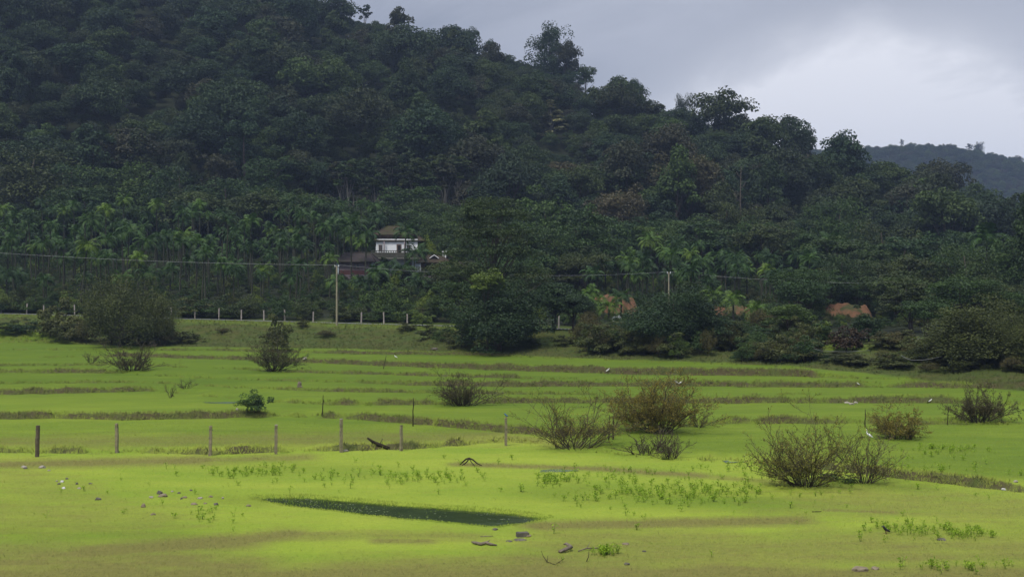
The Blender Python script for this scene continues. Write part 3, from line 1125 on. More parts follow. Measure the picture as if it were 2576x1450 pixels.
def make_hill_forest():
    rng = random.Random(5)
    cand = []
    Y = 286.0
    while Y < 545:
        step = 7.4 + (Y - 286) * 0.008
        X = -0.46 * Y
        while X < 0.46 * Y:
            x = X + rng.uniform(-3.6, 3.6)
            y = Y + rng.uniform(-3.8, 3.8)
            dc = float(np.interp(CX + F * x / y, CRD_X, CRD_D))
            px_ = CX + F * x / y
            if y < dc + 22 and not (842 < px_ < 1155 and y < 322) and not (px_ < 790 and y < 298) and not (abs(px_ - 1384) < 42 and 338 < y < 376):
                cand.append((x, y))
            X += step
        Y += step * 0.95
    P = terrain_pts(cand)
    # scale per tree
    items = []
    for p in P:
        i = rng.choice([0, 1, 2, 3, 3, 4, 5, 5, 6, 7])
        s = rng.choice([0.72, 0.85, 0.95, 1.05, 1.15, 1.35, 1.6])
        if p[1] > float(np.interp(CX + F * p[0] / p[1], CRD_X, CRD_D)) - 28:
            s = min(s, 1.05) * 0.76
        items.append((p, i, (s * rng.uniform(.9, 1.2), s * rng.uniform(.9, 1.2), s * rng.uniform(.85, 1.2)), rng.uniform(0, 6.28)))
    inview = [it for it in items if abs(it[0][0] / it[0][1]) < 0.375 and (H - (H + (it[0][2] + 9 - H)) + 0) < 1e9 and CY - F * (it[0][2] + 8 - H) / it[0][1] > -60]
    inview.sort(key=lambda it: it[0][1])
    near = inview[:285]
    ids = {id(it) for it in near}
    rest = [it for it in items if id(it) not in ids]
    # young growth between the big crowns
    cand = []
    Y = 300.0
    while Y < 545:
        step = 5.2 + (Y - 286) * 0.008
        X = -0.44 * Y
        while X < 0.44 * Y:
            x, y = X + rng.uniform(-2.4, 2.4), Y + rng.uniform(-2.4, 2.4)
            px_ = CX + F * x / y
            if y < float(np.interp(px_, CRD_X, CRD_D)) + 16 and not (842 < px_ < 1155 and y < 322):
                cand.append((x, y))
            X += step
        Y += step
    for k in range(900):                      # close ranks along the crest
        u_ = rng.uniform(-.40, .42)
        y = float(np.interp(CX + F * u_, CRD_X, CRD_D)) + rng.uniform(-10, 14)
        cand.append((u_ * y, y))
    for p in terrain_pts(cand):
        s = rng.uniform(.38, .62)
        rest.append((p, rng.randrange(8), (s * 1.15, s * 1.15, s), rng.uniform(0, 6.28)))
    for (p, i, s, r) in near:
        me, tr, hh, ww = PROTO['hill%d' % i]
        o = empty('forest_tree', tuple(p), r)
        o.scale = s
        px = CX + F * p[0] / p[1]
        zone = ('above the near palms' if px < 420 else 'above the far palms' if px < 840 else 'above the house' if px < 1150 else
                'above the layered tree' if px < 1480 else 'above the second grove' if px < 1860 else 'past the bare trunk' if px < 2200 else 'below the distant hill')
        look = {2: 'narrow tall', 6: 'narrow tall', 4: 'open crowned', 1: 'wide spreading', 5: 'wide spreading'}.get(i, 'rounded') if s[0] > .72 else 'small'
        row = 'at the forest foot' if p[1] < 312 else 'in the second rows of forest' if p[1] < 340 else 'higher in the forest'
        tag(o, look + ' green tree ' + row + ' ' + zone, 'tree', 'forest trees on the lower hillside ' + zone + ' ' + look + ' ' + row)
        c = mobj('crown', me, o)
        if p[1] < 312:
            mobj('trunk', tr, o)
    return rest


rest = make_hill_forest()
for i in range(8):
    for ob in bpy.data.objects:
        if ob.type == 'MESH' and ob.data is PROTO['hill%d' % i][0]:
            hill_protos.append(ob)
            break
gn_scatter('hillside_forest', [it[0] for it in rest], [it[3] for it in rest], [it[2] for it in rest], [it[1] for it in rest], hill_protos,
           'dense dark green forest covering the upper hillside to the ridge', 'forest')

# far hill, blue with distance
rng = random.Random(8)
cand = []
Y = 1180.0
while Y < 1385:
    X = 0.12 * Y
    while X < 0.46 * Y:
        cand.append((X + rng.uniform(-4, 4), Y + rng.uniform(-4, 4)))
        X += 7.5
    Y += 8.0
for k in range(260):
    y_ = DF + rng.uniform(-14, 14)
    cand.append((rng.uniform(.14, .44) * y_, y_))
P = terrain_pts(cand)
P[:, 2] -= 3.5          # crowns reach the ground
gn_scatter('far_forest', P, [rng.uniform(0, 6.28) for _ in P], [[rng.uniform(.8, 1.3)] * 2 + [rng.uniform(.6, 1.25)] for _ in P],
           [rng.randrange(8) for _ in P], hill_protos, 'blue hazy forest covering the distant hill beyond the ridge', 'forest')
for (x, yt, w, lab) in ((2438, 361, 17, 'slim tree standing clear of the distant hill crest, first of a trio'), (2452, 364, 12, 'thinnest tree between two others on the distant hill crest'),
                        (2463, 357, 22, 'broader tree standing clear of the distant hill crest beside two slimmer ones'), (2268, 350, 10, 'pointed tree poking above the flat part of the distant hill crest'),
                        (2561, 392, 34, 'rounded lone tree low on the falling crest of the distant hill')):
    put_tree('crest_tree', 'slender' if w < 20 else 'crest', x, yt, 1350, w, lab, group='trees along the distant crest')
# trees that stand out against the sky on the near ridge
for (x, yt, d, w, key, lab) in (
        (1384, 60, 452, 128, 'crest', 'largest tree on the skyline, tall rounded crown rising well above the ridge'),
        (1420, 100, 448, 66, 'hill1', 'tree leaning against the largest skyline tree on its downhill side'),
        (918, 3, 470, 42, 'slender', 'small airy tree on the skyline at the top edge of the picture'),
        (1120, 57, 462, 34, 'hill4', 'little wispy tree poking above the ridge uphill of the largest skyline tree'),
        (1178, 60, 460, 70, 'hill4', 'loose spreading tree on the ridge with sky showing through its crown'),
        (1235, 90, 458, 50, 'hill3', 'squat tree on the ridge between the loose tree and the largest skyline tree'),
        (1470, 155, 446, 60, 'hill4', 'feathery tree on the skyline just below the largest one'),
        (1590, 190, 440, 80, 'hill5', 'broad flat-topped tree on the middle of the ridge skyline'),
        (1718, 228, 428, 62, 'crest', 'open crowned tree with sky gaps on the descending skyline'),
        (1840, 280, 418, 120, 'hill1', 'wide dome shaped tree on the lower skyline'),
        (2030, 318, 405, 70, 'hill7', 'dark tree with a drooping side branch on the lower skyline'),
        (2120, 354, 400, 60, 'hill3', 'bushy tree at the low end of the near ridge'),
        (2235, 400, 392, 110, 'hill0', 'round dark tree closing the near ridge in front of the distant hill'),
        (2310, 440, 390, 60, 'hill2', 'narrow dark tree below the distant hill at the end of the near ridge')):
    put_tree('ridge_tree', key, x, yt + (2 if x in (1384, 1420) else 9), d, w * (.86 if x in (1384, 1420) else .72), lab, group='trees on the near skyline')

# ------------------------------------------------------------------ trees between the road and the hill
BIG = [  # x, top y, distance, width, kind, label
    (70, 372, 292, 250, 'dome0', 'huge round-topped dark tree rising behind the palm grove at the edge of the picture'),
    (185, 415, 288, 150, 'dome1', 'tree with a sloping shoulder beside the huge round tree behind the palms'),
    (335, 412, 290, 190, 'dome1', 'wide domed tree above the middle of the palm grove'),
    (450, 425, 284, 210, 'dome0', 'broad light-tipped tree directly above the palm crowns'),
    (565, 452, 282, 170, 'dome1', 'lower rounded tree between the domed tree and the tall pointed tree'),
    (668, 372, 298, 150, 'dome2', 'tall pointed tree standing up behind the palm grove'),
    (735, 405, 302, 120, 'dome2', 'loose crowned tree beside the tall pointed tree behind the palms'),
    (810, 395, 312, 130, 'dome2', 'dark tree at the edge of the shaded slope above the house'),
    (805, 540, 252, 100, 'mid4', 'small bright round tree among the palms uphill of the utility pole'),
    (905, 540, 262, 80, 'mid2', 'round bush tree behind the pair of tall palms near the house'),
    (985, 562, 250, 60, 'shrub0', 'round leafy shrub peeping above the ridge of the tiled roof'),
    (1095, 545, 248, 110, 'dome1', 'bright leafy tree just behind the house roof'),
    (1160, 520, 240, 120, 'mid3', 'tree between the house and the big layered tree'),
    (1090, 590, 236, 60, 'light_shrub', 'pale leafy shrub beside the eaves of the house'),
    (1380, 470, 235, 170, 'dome2', 'tall dark tree behind the big layered tree'),
    (1470, 515, 225, 150, 'mid3', 'open silvery-leaved tree with a dark trunk beside the power line'),
    (1330, 560, 215, 160, 'dome1', 'dense tree filling the gap behind the big layered tree'),
    (1560, 470, 270, 160, 'brown_tree', 'brownish tree on the lower slope above the right palm grove'),
    (1730, 385, 300, 170, 'brown_tree', 'large brownish crowned tree in the middle of the lower slope'),
    (1420, 405, 320, 150, 'brown_tree', 'brown-tinged tree with pale twigs on the slope above the layered tree'),
    (1830, 510, 262, 130, 'dome1', 'yellow-green topped tree beside the bare pale trunk'),
    (1905, 545, 250, 120, 'mid0', 'round tree above the short palms under the bare trunk'),
    (2100, 500, 255, 150, 'dome0', 'rounded tree on the low slope beneath the end of the ridge'),
    (2230, 560, 238, 170, 'dome0', 'wide low tree on the slope above the red earth'),
    (2350, 585, 228, 170, 'dome1', 'domed tree in the low woods toward the picture edge'),
    (2120, 640, 195, 120, 'dome1', 'glossy dark tree above the patch of scrub'),
    (2300, 640, 190, 150, 'mid3', 'loose tree in the woods above the grey-brown shrub'),
    (2440, 620, 185, 170, 'dome0', 'dark wide tree behind the great willowy bush'),
    (2540, 560, 190, 130, 'dome2', 'tall tree standing in the woods close to the picture edge'),
    (2625, 440, 175, 150, 'mid1', 'nearest tall leafy tree cut off by the picture edge'),
]
for (x, yt, d, w, key, lab) in BIG:
    put_tree('broadleaf_tree' if 'shrub' not in key else 'leafy_shrub', key, x, yt, d, w, lab, 'tree' if 'shrub' not in key else 'shrub', 'trees at the foot of the hill')

# slender pale trunks in the shaded plantation above the house
_r = random.Random(19)
for k in range(30):
    x = 836 + k * 10.8 + _r.uniform(-4, 4)
    d = _r.uniform(290, 318)
    put_tree('slender_tree', 'slender', x, _r.uniform(385, 455), d, _r.uniform(55, 85), 'slender tree with a bare pale trunk in the shaded plantation above the house', group='slender trees above the house')


def bare_trunk(x, yt, yb, d, label):
    rng = random.Random(3)
    g = at(x, yb, d)
    g.z = gz(g.x, d)
    t = at(x, yt, d)
    o = empty('dead_tree', g)
    tag(o, label, 'dead tree')
    tb = TB()
    L = t.z - g.z
    tb.tube([(0, 0, -.3), (.1, 0, L * .35), (-.1, 0, L * .7), (.05, 0, L)], [.20, .16, .11, .04], 7)
    mobj('trunk', tb.mesh('dead_trunk', M['bark'], True), o)
    for (h, dx, l) in ((.55, 1, 3.2), (.68, -1, 2.0), (.8, 1, 1.6), (.9, -1, 1.3)):
        tb = TB()
        tb.tube([(0, 0, L * h), (dx * l * .35, .2, L * h + l * .25), (dx * l * .6, .3, L * h + l * (.8 if h > .6 else -.5))], [.1, .07, .03], 5)
        mobj('branch', tb.mesh('dead_branch', M['bark'], True), o)
    return o


bare_trunk(1863, 418, 600, 262, 'bare pale dead tree trunk standing in front of the brown slope')
put_tree('silver_tree', 'silver', 1384, 252, 374, 66, 'tree with hanging silvery pale leaves high on the middle slope')

# ---- palms
def gen_frond(seed, L=2.1, a0=1.0, bend=1.7, nl=19, lw=0.12, ll=0.66):
    """a feather frond along +X; a0 start elevation, bend total downward turn"""
    rng = np.random.default_rng(seed)
    pts = [np.zeros(3)]
    n = 10
    for i in range(n):
        a = a0 - bend * ((i + 0.5) / n) ** 1.3
        pts.append(pts[-1] + np.array([math.cos(a), 0, math.sin(a)]) * L / n)
    pts = np.array(pts)
    Vs, Fs, var = [], [], []
    off = 0
    for i in range(n):               # rib
        p, q = pts[i], pts[i + 1]
        w = 0.035 * (1 - 0.7 * i / n)
        V = np.array([p + [0, w, 0], p - [0, w, 0], q - [0, w * .9, 0], q + [0, w * .9, 0]])
        Vs.append(V)
        Fs.append(np.arange(4)[None] + off)
        off += 4
        var += [0.8] * 4
    for i in range(nl):
        t = 0.16 + 0.84 * i / (nl - 1)
        f = t * n
        k = min(n - 1, int(f))
        p = pts[k] + (pts[k + 1] - pts[k]) * (f - k)
        tan = unit((pts[k + 1] - pts[k])[None])[0]
        l = ll * (0.55 + 0.9 * math.sin(math.pi * min(1, 0.12 + 0.85 * t))) * rng.uniform(.85, 1.1)
        for s in (-1, 1):
            d = unit(np.array([tan * 0.62 + np.array([0, s * 0.72, 0]) + np.array([0, 0, -0.32 + rng.uniform(-.2, .25)])]))[0]
            wv = tan * lw * 0.5 * rng.uniform(.8, 1.2)
            tip = p + d * l + np.array([0, 0, -0.10 * l])
            m = p + d * l * 0.45 + np.array([0, 0, 0.04])
            Vs.append(np.array([p, m + wv, tip, m - wv]))
            Fs.append(np.arange(4)[None] + off)
            off += 4
            var += [rng.uniform(.2, .8)] * 4
    return np.concatenate(Vs), np.concatenate(Fs), np.array(var)


FROND = []
for i, (a0, bend, L) in enumerate(((1.35, 0.9, 1.8), (1.05, 1.9, 2.1), (0.70, 2.3, 2.2), (0.25, 2.0, 2.0))):
    FROND.append(gen_frond(50 + i, L, a0, bend))
LAYOUT = [(0, 2), (1, 4), (2, 4), (3, 3)]       # (frond shape, how many) of a full crown


def crown_layout(seed):
    rng = random.Random(seed)
    out = []
    for s, n in LAYOUT:
        ph = rng.uniform(0, 6.28)
        for i in range(n + rng.choice([0, 0, 1])):
            out.append((s, ph + 6.283 * i / n + rng.uniform(-.35, .35), rng.uniform(.85, 1.1)))
    return out


def frond_xf(V, az, s):
    c, n = math.cos(az), math.sin(az)
    return np.column_stack([V[:, 0] * c - V[:, 1] * n, V[:, 0] * n + V[:, 1] * c, V[:, 2]]) * s


PALMC = []
for k in range(5):
    Vs, Fs, va = [], [], []
    off = 0
    for (s, az, sc_) in crown_layout(600 + k):
        V, Fq, var = FROND[s]
        Vs.append(frond_xf(V, az, sc_))
        Fs.append(Fq + off)
        off += len(V)
        va.append(sat(var + random.Random(k * 31 + s).uniform(-.25, .25)))
    PALMC.append(np_mesh('palm_crown', np.concatenate(Vs), np.concatenate(Fs), M['leaf_palm'], False, dict(var=np.concatenate(va))))
PALMC_L = []
for me in PALMC[:3]:
    m2 = me.copy()
    m2.materials.clear()
    m2.materials.append(M['leaf_palm_light'])
    PALMC_L.append(m2)
FRONDM = [np_mesh('palm_frond', *FROND[i][:2], M['leaf_palm'], False, dict(var=FROND[i][2])) for i in range(4)]
FRONDM_L = [np_mesh('palm_frond_light', *FROND[i][:2], M['leaf_palm_light'], False, dict(var=FROND[i][2])) for i in range(4)]
M['shaft'] = simple_mat('crownshaft', (0.06, 0.10, 0.03), (0.09, 0.14, 0.04), 3.0, 0.6, 0.1, 0.2)
PALMT = []
for k in range(3):
    tb = TB()
    rr = random.Random(k)
    n = 12
    pts = [Vector((math.sin(i / n * 3 + k) * 0.012 * i / n, math.cos(i / n * 2.2 + k) * 0.012 * i / n, i / n - (0.03 if i == 0 else 0))) for i in range(n + 1)]
    tb.tube(pts, [0.13 - 0.05 * i / n + (0.012 if i % 2 else 0) for i in range(n + 1)], 7)
    PALMT.append(tb.mesh('palm_trunk', M['bark_palm'], True))
tb = TB()
tb.tube([(0, 0, -0.75), (0, 0, -0.5), (0, 0, -0.1), (0, 0, 0.15)], [0.085, 0.12, 0.10, 0.05], 7)
SHAFT = tb.mesh('palm_crownshaft', M['shaft'], True)


def put_palm(X, Y, ht, label, group=None, hero=False, light=False, cs=1.0, k=0, fat=1.0):
    rr = random.Random(int(X * 77 + Y * 31))
    g = gz(X, Y)
    o = empty('areca_palm', (X, Y, g), rr.uniform(0, 6.28))
    o.rotation_euler[0] = rr.gauss(0, .035)
    o.rotation_euler[1] = rr.gauss(0, .035)
    tag(o, label, 'palm', group)
    t = mobj('trunk', PALMT[k % 3], o)
    t.scale = (fat, fat, ht)
    ctop = Vector((PALMT[k % 3].vertices[-1].co.x * fat, PALMT[k % 3].vertices[-1].co.y * fat, ht))
    s = mobj('crownshaft', SHAFT, o, ctop)
    tilt = (rr.uniform(-.12, .12), rr.uniform(-.12, .12))
    if hero:
        for (sh, az, sc_) in crown_layout(int(X * 13 + Y)):
            fr = mobj('frond', (FRONDM_L if light else FRONDM)[sh], o, ctop)
            fr.rotation_euler = (tilt[0], tilt[1], az)
            fr.scale = (sc_ * cs,) * 3
    else:
        c = mobj('crown', (PALMC_L[k % 3] if light else PALMC[k % 5]), o, ctop)
        c.rotation_euler = (tilt[0], tilt[1], rr.uniform(0, 6.28))
        c.scale = (cs * rr.uniform(.9, 1.15),) * 3
    return o


def palm_at(x, ytop, d, label, **kw):
    X = float(U(x)) * d
    ht = H - (ytop - CY) / F * d - gz(X, d) - 1.0
    return put_palm(X, d, max(1.6, ht), label, 'palms that stand out from the groves', True, **kw)


HEROP = [
    (832, 560, 226, 'dark tall palm first of three in front of the house annex', 1.35, False),
    (884, 556, 222, 'tall palm with a heavy drooping crown in front of the house annex', 1.5, False),
    (918, 575, 220, 'palm whose crown overlaps the edge of the white upper storey', 1.15, False),
    (1016, 572, 222, 'palm standing right in front of the tiled roof and white wall', 1.15, False),
    (1040, 625, 216, 'dark fan-like young palm between the house and its side building', 1.2, False),
    (975, 655, 205, 'bushy young palm below the balcony of the house', 1.1, False),
    (1010, 662, 202, 'dark leafy palm just below the lower wall of the house', 1.1, False),
    (1050, 690, 196, 'short palm with a thick dark trunk below the side building', 1.0, False),
    (308, 492, 266, 'bright yellow-green palm at the very top of the grove', 1.0, True),
    (395, 505, 262, 'bright fresh palm among the upper crowns of the grove', 1.05, True),
    (160, 520, 258, 'light green palm near the top of the grove on the edge side', 1.0, True),
    (470, 575, 222, 'lone light green palm crown in the middle of the grove', 1.05, True),
    (12, 512, 255, 'yellow-green palm crown at the picture edge', 1.0, True),
    (1645, 590, 228, 'tallest bright palm of the second grove near the far utility pole', 1.15, True),
    (1690, 600, 224, 'dark tall palm just uphill of the far utility pole', 1.1, False),
    (1708, 680, 200, 'pale yellow-leaved palm beside the far utility pole', 0.95, True),
    (1575, 640, 206, 'light green palm left of centre in the second grove', 1.05, True),
    (1615, 640, 210, 'feathery palm next to the light green one in the second grove', 1.0, False),
    (1497, 745, 178, 'young yellow-green palm in front of the red earth bank', 0.95, True),
    (1530, 768, 172, 'low bright palm spreading over the red earth bank', 0.95, True),
    (1562, 730, 176, 'thin-trunked dark palm standing before the white tarpaulin', 0.85, False),
    (1480, 720, 182, 'small palm with a yellow tip beside the dark round tree', 0.85, True),
    (1845, 735, 172, 'lone thin palm with a yellow tip in front of the second red earth bank', 0.9, True),
    (1790, 725, 176, 'short palm with upright light fronds next to the dark teal tree', 0.9, True),
    (1900, 760, 168, 'yellowing drooping palm in front of the second red earth bank', 0.9, True),
    (2092, 605, 225, 'coconut-like palm with a loose crown on the low slope', 1.5, False),
    (2480, 590, 205, 'big shaggy palm near the picture edge', 1.7, False),
]
for k, (x, yt, d, lab, cs, li) in enumerate(HEROP):
    palm_at(x, yt, d, lab, light=li, cs=cs, k=k)


def bank_view(x, d):
    return d < 190 and (1478 < x < 1616 or 1788 < x < 1908 or 2060 < x < 2215)


def grove(seed, xr, dr_, n, hr, label, group, lightp, spacing):
    rng = random.Random(seed)
    pts = []
    tries = 0
    while len(pts) < n and tries < 20000:
        tries += 1
        d = rng.uniform(*dr_)
        x = rng.uniform(*xr)
        X = float(U(x)) * d
        lo = float(np.interp(x, ROAD_X, ROAD_D)) + 9
        if d < lo or bank_view(x, d) or (seed == 12 and x < 1712 and d < 199):
            continue
        if 835 < x < 1135 and d < 232:           # keep the view to the house
            if H - (690 - CY) / F * d - gz(X, d) - 1 < 1.6:
                continue
        if all((X - a) ** 2 + (d - b) ** 2 > spacing ** 2 for a, b in pts):
            pts.append((X, d))
    for k, (X, d) in enumerate(pts):
        ht = rng.uniform(*hr) * (0.8 if d < dr_[0] + 18 else 1.0)
        x = CX + F * X / d
        if 835 < x < 1135 and d < 236:
            ht = min(ht, H - ((690 if x < 945 else 666) - CY) / F * d - gz(X, d) - 1.2)
        if ht < 1.2:
            continue
        x = CX + F * X / d
        if x < 1200:
            zone = ('beside the picture edge' if x < 190 else 'behind the great bush' if x < 420 else 'behind the weed clump' if x < 690 else 'near the utility pole')
            row = 'front row' if d < 212 else 'middle rows' if d < 245 else 'back rows'
        else:
            zone = ('near the white tarpaulin' if x < 1640 else 'near the far utility pole' if x < 1800 else 'near the second red bank')
            row = 'lower rows' if d < 205 else 'upper rows'
        li_ = rng.random() < lightp
        size = 'short' if ht < 5.5 else 'mid-height' if ht < 8.5 else 'tall'
        lab_ = size + (' light green' if li_ else ' dark green') + ' areca palm in the grove ' + row + ' ' + zone
        put_palm(X, d, ht, lab_, group + ' ' + zone + ' ' + row + ' ' + size + (' light' if li_ else ''), False, li_, rng.uniform(.70, .98), k)
        continue
        put_palm(X, d, ht, label, group, False, rng.random() < lightp, rng.uniform(.9, 1.2), k)


grove(11, (-260, 960), (192, 272), 235, (3.6, 11.0), 'slim areca palm in the dense grove behind the roadside posts', 'areca palms in the dense grove', 0.07, 3.0)
grove(12, (1470, 2060), (178, 236), 62, (4.0, 7.5), 'short areca palm in the second grove around the far utility pole', 'areca palms in the second grove', 0.22, 3.0)

# ---- broadleaf fill on the slopes beside and behind the groves
def near_word(px):
    for lim, w in ((190, 'by the picture edge'), (420, 'near the great grey-green bush'), (700, 'near the weed clump'), (850, 'near the roadside pole'), (1000, 'below the annex'), (1150, 'near the house'),
                   (1345, 'near the layered tree'), (1480, 'near the rounded tree'), (1640, 'near the white tarpaulin'), (1800, 'near the far pole'), (1930, 'near the yellowing palm'), (2060, 'near the second red bank'),
                   (2160, 'near the reddish shrub'), (2300, 'near the grey-brown shrub'), (2450, 'near the great olive bush')):
        if px < lim:
            return w
    return 'at the picture edge'


def fill_trees(seed, xr, dr_, n, hr, keys, name, label, cat, group, spacing, avoid=None, wf=0.8):
    rng = random.Random(seed)
    pts = []
    tries = 0
    while len(pts) < n and tries < 20000:
        tries += 1
        d = rng.uniform(*dr_)
        x = rng.uniform(*xr)
        X = float(U(x)) * d
        if avoid and avoid(x, d):
            continue
        if d < float(np.interp(x, ROAD_X, ROAD_D)) + 7 and dr_[0] > 160:
            continue
        if all((X - a) ** 2 + (d - b) ** 2 > spacing ** 2 for a, b in pts):
            pts.append((X, d))
    for (X, d) in pts:
        key = rng.choice(keys)
        me, tr, hh, ww = PROTO[key]
        ht = rng.uniform(*hr)
        x = CX + F * X / d
        g = gz(X, d)
        if 835 < x < 1135 and d < 234:
            ht = min(ht, H - ((688 if x < 945 else 664) - CY) / F * d - g)
            if ht < 1:
                continue
        s = ht / hh
        o = empty(name, (X, d, g), rng.uniform(0, 6.28))
        w = ht * wf * rng.uniform(.85, 1.3)
        o.scale = (w / ww * 1.1, w / ww * 1.1, s)
        sz = 'small' if ht < hr[0] + .33 * (hr[1] - hr[0]) else 'mid-sized' if ht < hr[0] + .67 * (hr[1] - hr[0]) else 'tall'
        lab_ = sz + ' ' + label + ' ' + near_word(x)
        tag(o, lab_, cat, group + ', ' + lab_)
        mobj('crown', me, o)
        mobj('trunk', tr, o)


MIDK = ['mid0', 'mid1', 'mid2', 'mid3', 'mid4']
fill_trees(21, (1130, 2750), (205, 286), 125, (6, 11), MIDK, 'broadleaf_tree', 'broadleaf tree in the mixed woods', 'tree',
           'trees in the mixed woods', 4.6, lambda x, d: (1480 < x < 2050 and d < 240) or (930 < x < 1135 and d < 245), 0.85)
fill_trees(22, (1980, 2800), (150, 205), 50, (3.5, 6.5), MIDK, 'low_tree', 'bushy tree in the low woods', 'tree', 'low trees in the woods below the distant hill', 4.0,
           lambda x, d: 2040 < x < 2235 and d < 192, 1.0)
fill_trees(23, (-300, 1100), (266, 288), 34, (8, 13), MIDK, 'broadleaf_tree', 'leafy tree between palms and hillside', 'tree', 'trees behind the palm grove', 5.0, None, 0.85)
fill_trees(24, (1080, 1480), (170, 205), 16, (4, 7), MIDK, 'broadleaf_tree', 'green tree half hidden from view', 'tree', 'trees behind the big layered tree', 3.5,
           lambda x, d: x < 1140 or x > 1345, 0.9)
fill_trees(25, (930, 1180), (176, 206), 22, (2.2, 4.6), ['shrub0', 'shrub2', 'light_shrub', 'mid4'], 'leafy_shrub', 'leafy shrub on the bank below the house', 'shrub', 'shrubs below the house', 3.0, None, 0.9)

# ---- undergrowth: the uncountable low cover below palms and trees
def undergrowth():
    rng = random.Random(31)
    cand = []
    low = []
    Y = 160.0
    while Y < 290:
        X = -0.45 * Y
        while X < 0.45 * Y:
            x, y = X + rng.uniform(-1.4, 1.4), Y + rng.uniform(-1.4, 1.4)
            px = CX + F * x / y
            if bank_view(px, y) and y > float(np.interp(px, ROAD_X, ROAD_D)) + 9.5 and y < 184:
                low.append((x, y))
            if y > float(np.interp(px, ROAD_X, ROAD_D)) + 9.5 and not (920 < px < 1140 and 222 < y < 246) and not bank_view(px, y):
                cand.append((x, y))
            X += 3.0
        Y += 3.0
    nlow = len(cand)
    for (x, y) in low:
        for _ in range(3):
            cand.append((x + rng.uniform(-1.4, 1.4), y + rng.uniform(-1.4, 1.4)))
    P = terrain_pts(cand)
    src = []
    for k in ('shrub0', 'shrub1', 'shrub2', 'light_shrub'):
        for ob in bpy.data.objects:
            if ob.type == 'MESH' and ob.data is PROTO[k][0]:
                src.append(ob)
                break
    scl = []
    for q_, p in enumerate(P):
        s = rng.uniform(.35, .85) if q_ < nlow else rng.uniform(.18, .32)
        scl.append((s, s, s * rng.uniform(.6, 1.0)))
    idx = [rng.choice([0, 0, 1, 2, 2] + ([3] if len(src) > 3 and rng.random() < .3 else [0])) % len(src) for _ in P]
    gn_scatter('undergrowth', P, [rng.uniform(0, 6.28) for _ in P], scl, idx, src, 'tangled green undergrowth beneath the palms and trees', 'undergrowth')


# ------------------------------------------------------------------ vegetation along the road and the embankment
HERO = [
    ('layered_tree', 'layered', 1238, 498, 152, 212, 'big dark tree with foliage in horizontal layers beside the road', 'tree'),
    ('front_tree', 'hero_front', 1256, 700, 143, 222, 'dense dark tree in front of the big layered tree at the field edge', 'tree'),
    ('dark_tree', 'hero_dark_b', 1392, 712, 152, 150, 'dark rounded tree with a short thick trunk beside the front tree', 'tree'),
    ('dark_tree', 'hero_dark_b', 1442, 738, 150, 90, 'smaller dark tree with a slim trunk next to the rounded tree', 'tree'),
    ('light_topped_tree', 'light_top', 1226, 676, 141.6, 84, 'yellow-green leafy tree top poking out of the dark front tree', 'tree'),
    ('teal_tree', 'hero_dark', 1708, 722, 134, 262, 'dark bluish green rounded tree in the thicket below the far utility pole', 'tree'),
    ('willow_bush', 'willow', 302, 688, 161, 212, 'great grey-green willowy bush on the bank near the roadside posts', 'shrub'),
    ('willow_bush', 'willow', 395, 752, 163, 110, 'low rounded side growth beside the great grey-green bush', 'shrub'),
    ('olive_shrub', 'shrub1', 150, 748, 172, 100, 'yellowish olive shrub at the roadside beside the great grey-green bush', 'shrub'),
    ('willow_bush', 'hero_olive', 2470, 745, 113, 260, 'great dark olive bush bulging over the field edge', 'shrub'),
    ('willow_bush', 'willow', 2585, 770, 109, 150, 'brown-green bush cut by the picture edge beside the great olive bush', 'shrub'),
    ('vine_shrub', 'vine', 2185, 768, 132, 76, 'dome shaped shrub smothered in dark green vines before the red earth', 'shrub'),
    ('red_shrub', 'red_shrub', 2128, 820, 127, 88, 'reddish purple leaved shrub beside the vine covered dome', 'shrub'),
    ('brown_shrub', 'brown_shrub', 2245, 832, 124, 122, 'rounded grey-brown shrub on thin stems beside the vine covered dome', 'shrub'),
    ('light_shrub', 'light_shrub', 2058, 808, 131, 84, 'yellowish green shrub between the thicket and the reddish shrub', 'shrub'),
    ('olive_shrub', 'light_shrub', 1062, 778, 163, 66, 'small olive yellow bush at the roadside end of the post row', 'shrub'),
    ('light_tree', 'mid4', 1738, 708, 182, 84, 'bright leafy tree behind the dark teal tree by the far pole', 'tree'),
    ('thicket_tree', 'mid4', 1815, 802, 136, 120, 'mid green tree in the thicket beside the dark teal tree', 'tree'),
    ('thicket_tree', 'mid4', 1985, 765, 136, 140, 'loose green tree in the thicket before the second red earth bank', 'tree'),
    ('thicket_tree', 'mid0', 2330, 745, 135, 120, 'dark tree between the grey-brown shrub and the great olive bush', 'tree'),
    ('tall_weed', 'shrub1', 697, 790, 150, 62, 'dark upright weed clump on the bank above the field', 'shrub'),
]
for (nm, key, x, yt, d, w, lab, cat) in HERO:
    put_tree(nm, key, x, yt, d, w, lab, cat)


def bank_shrubs(seed, spots, label, group):
    rng = random.Random(seed)
    for (x, yb, yt, w, key) in spots:
        p = gp(x, yb, 90, 230)
        me, tr, hh, ww = PROTO[key]
        ht = (yb - yt) / F * p.y
        wm = w / F * p.y
        o = empty('bank_shrub', p, rng.uniform(0, 6.28))
        o.scale = (wm / ww, wm / ww, ht / hh)
        lo_ = {'brown_shrub': 'brown', 'red_shrub': 'reddish', 'light_shrub': 'light green', 'shrub1': 'olive'}.get(key, 'green')
        lab_ = ('low ' if ht < 1.9 else 'tall ') + lo_ + ' ' + label + ' ' + near_word(x)
        tag(o, lab_, 'shrub', group + ', ' + lab_)
        mobj('crown', me, o)
        mobj('stem', tr, o)


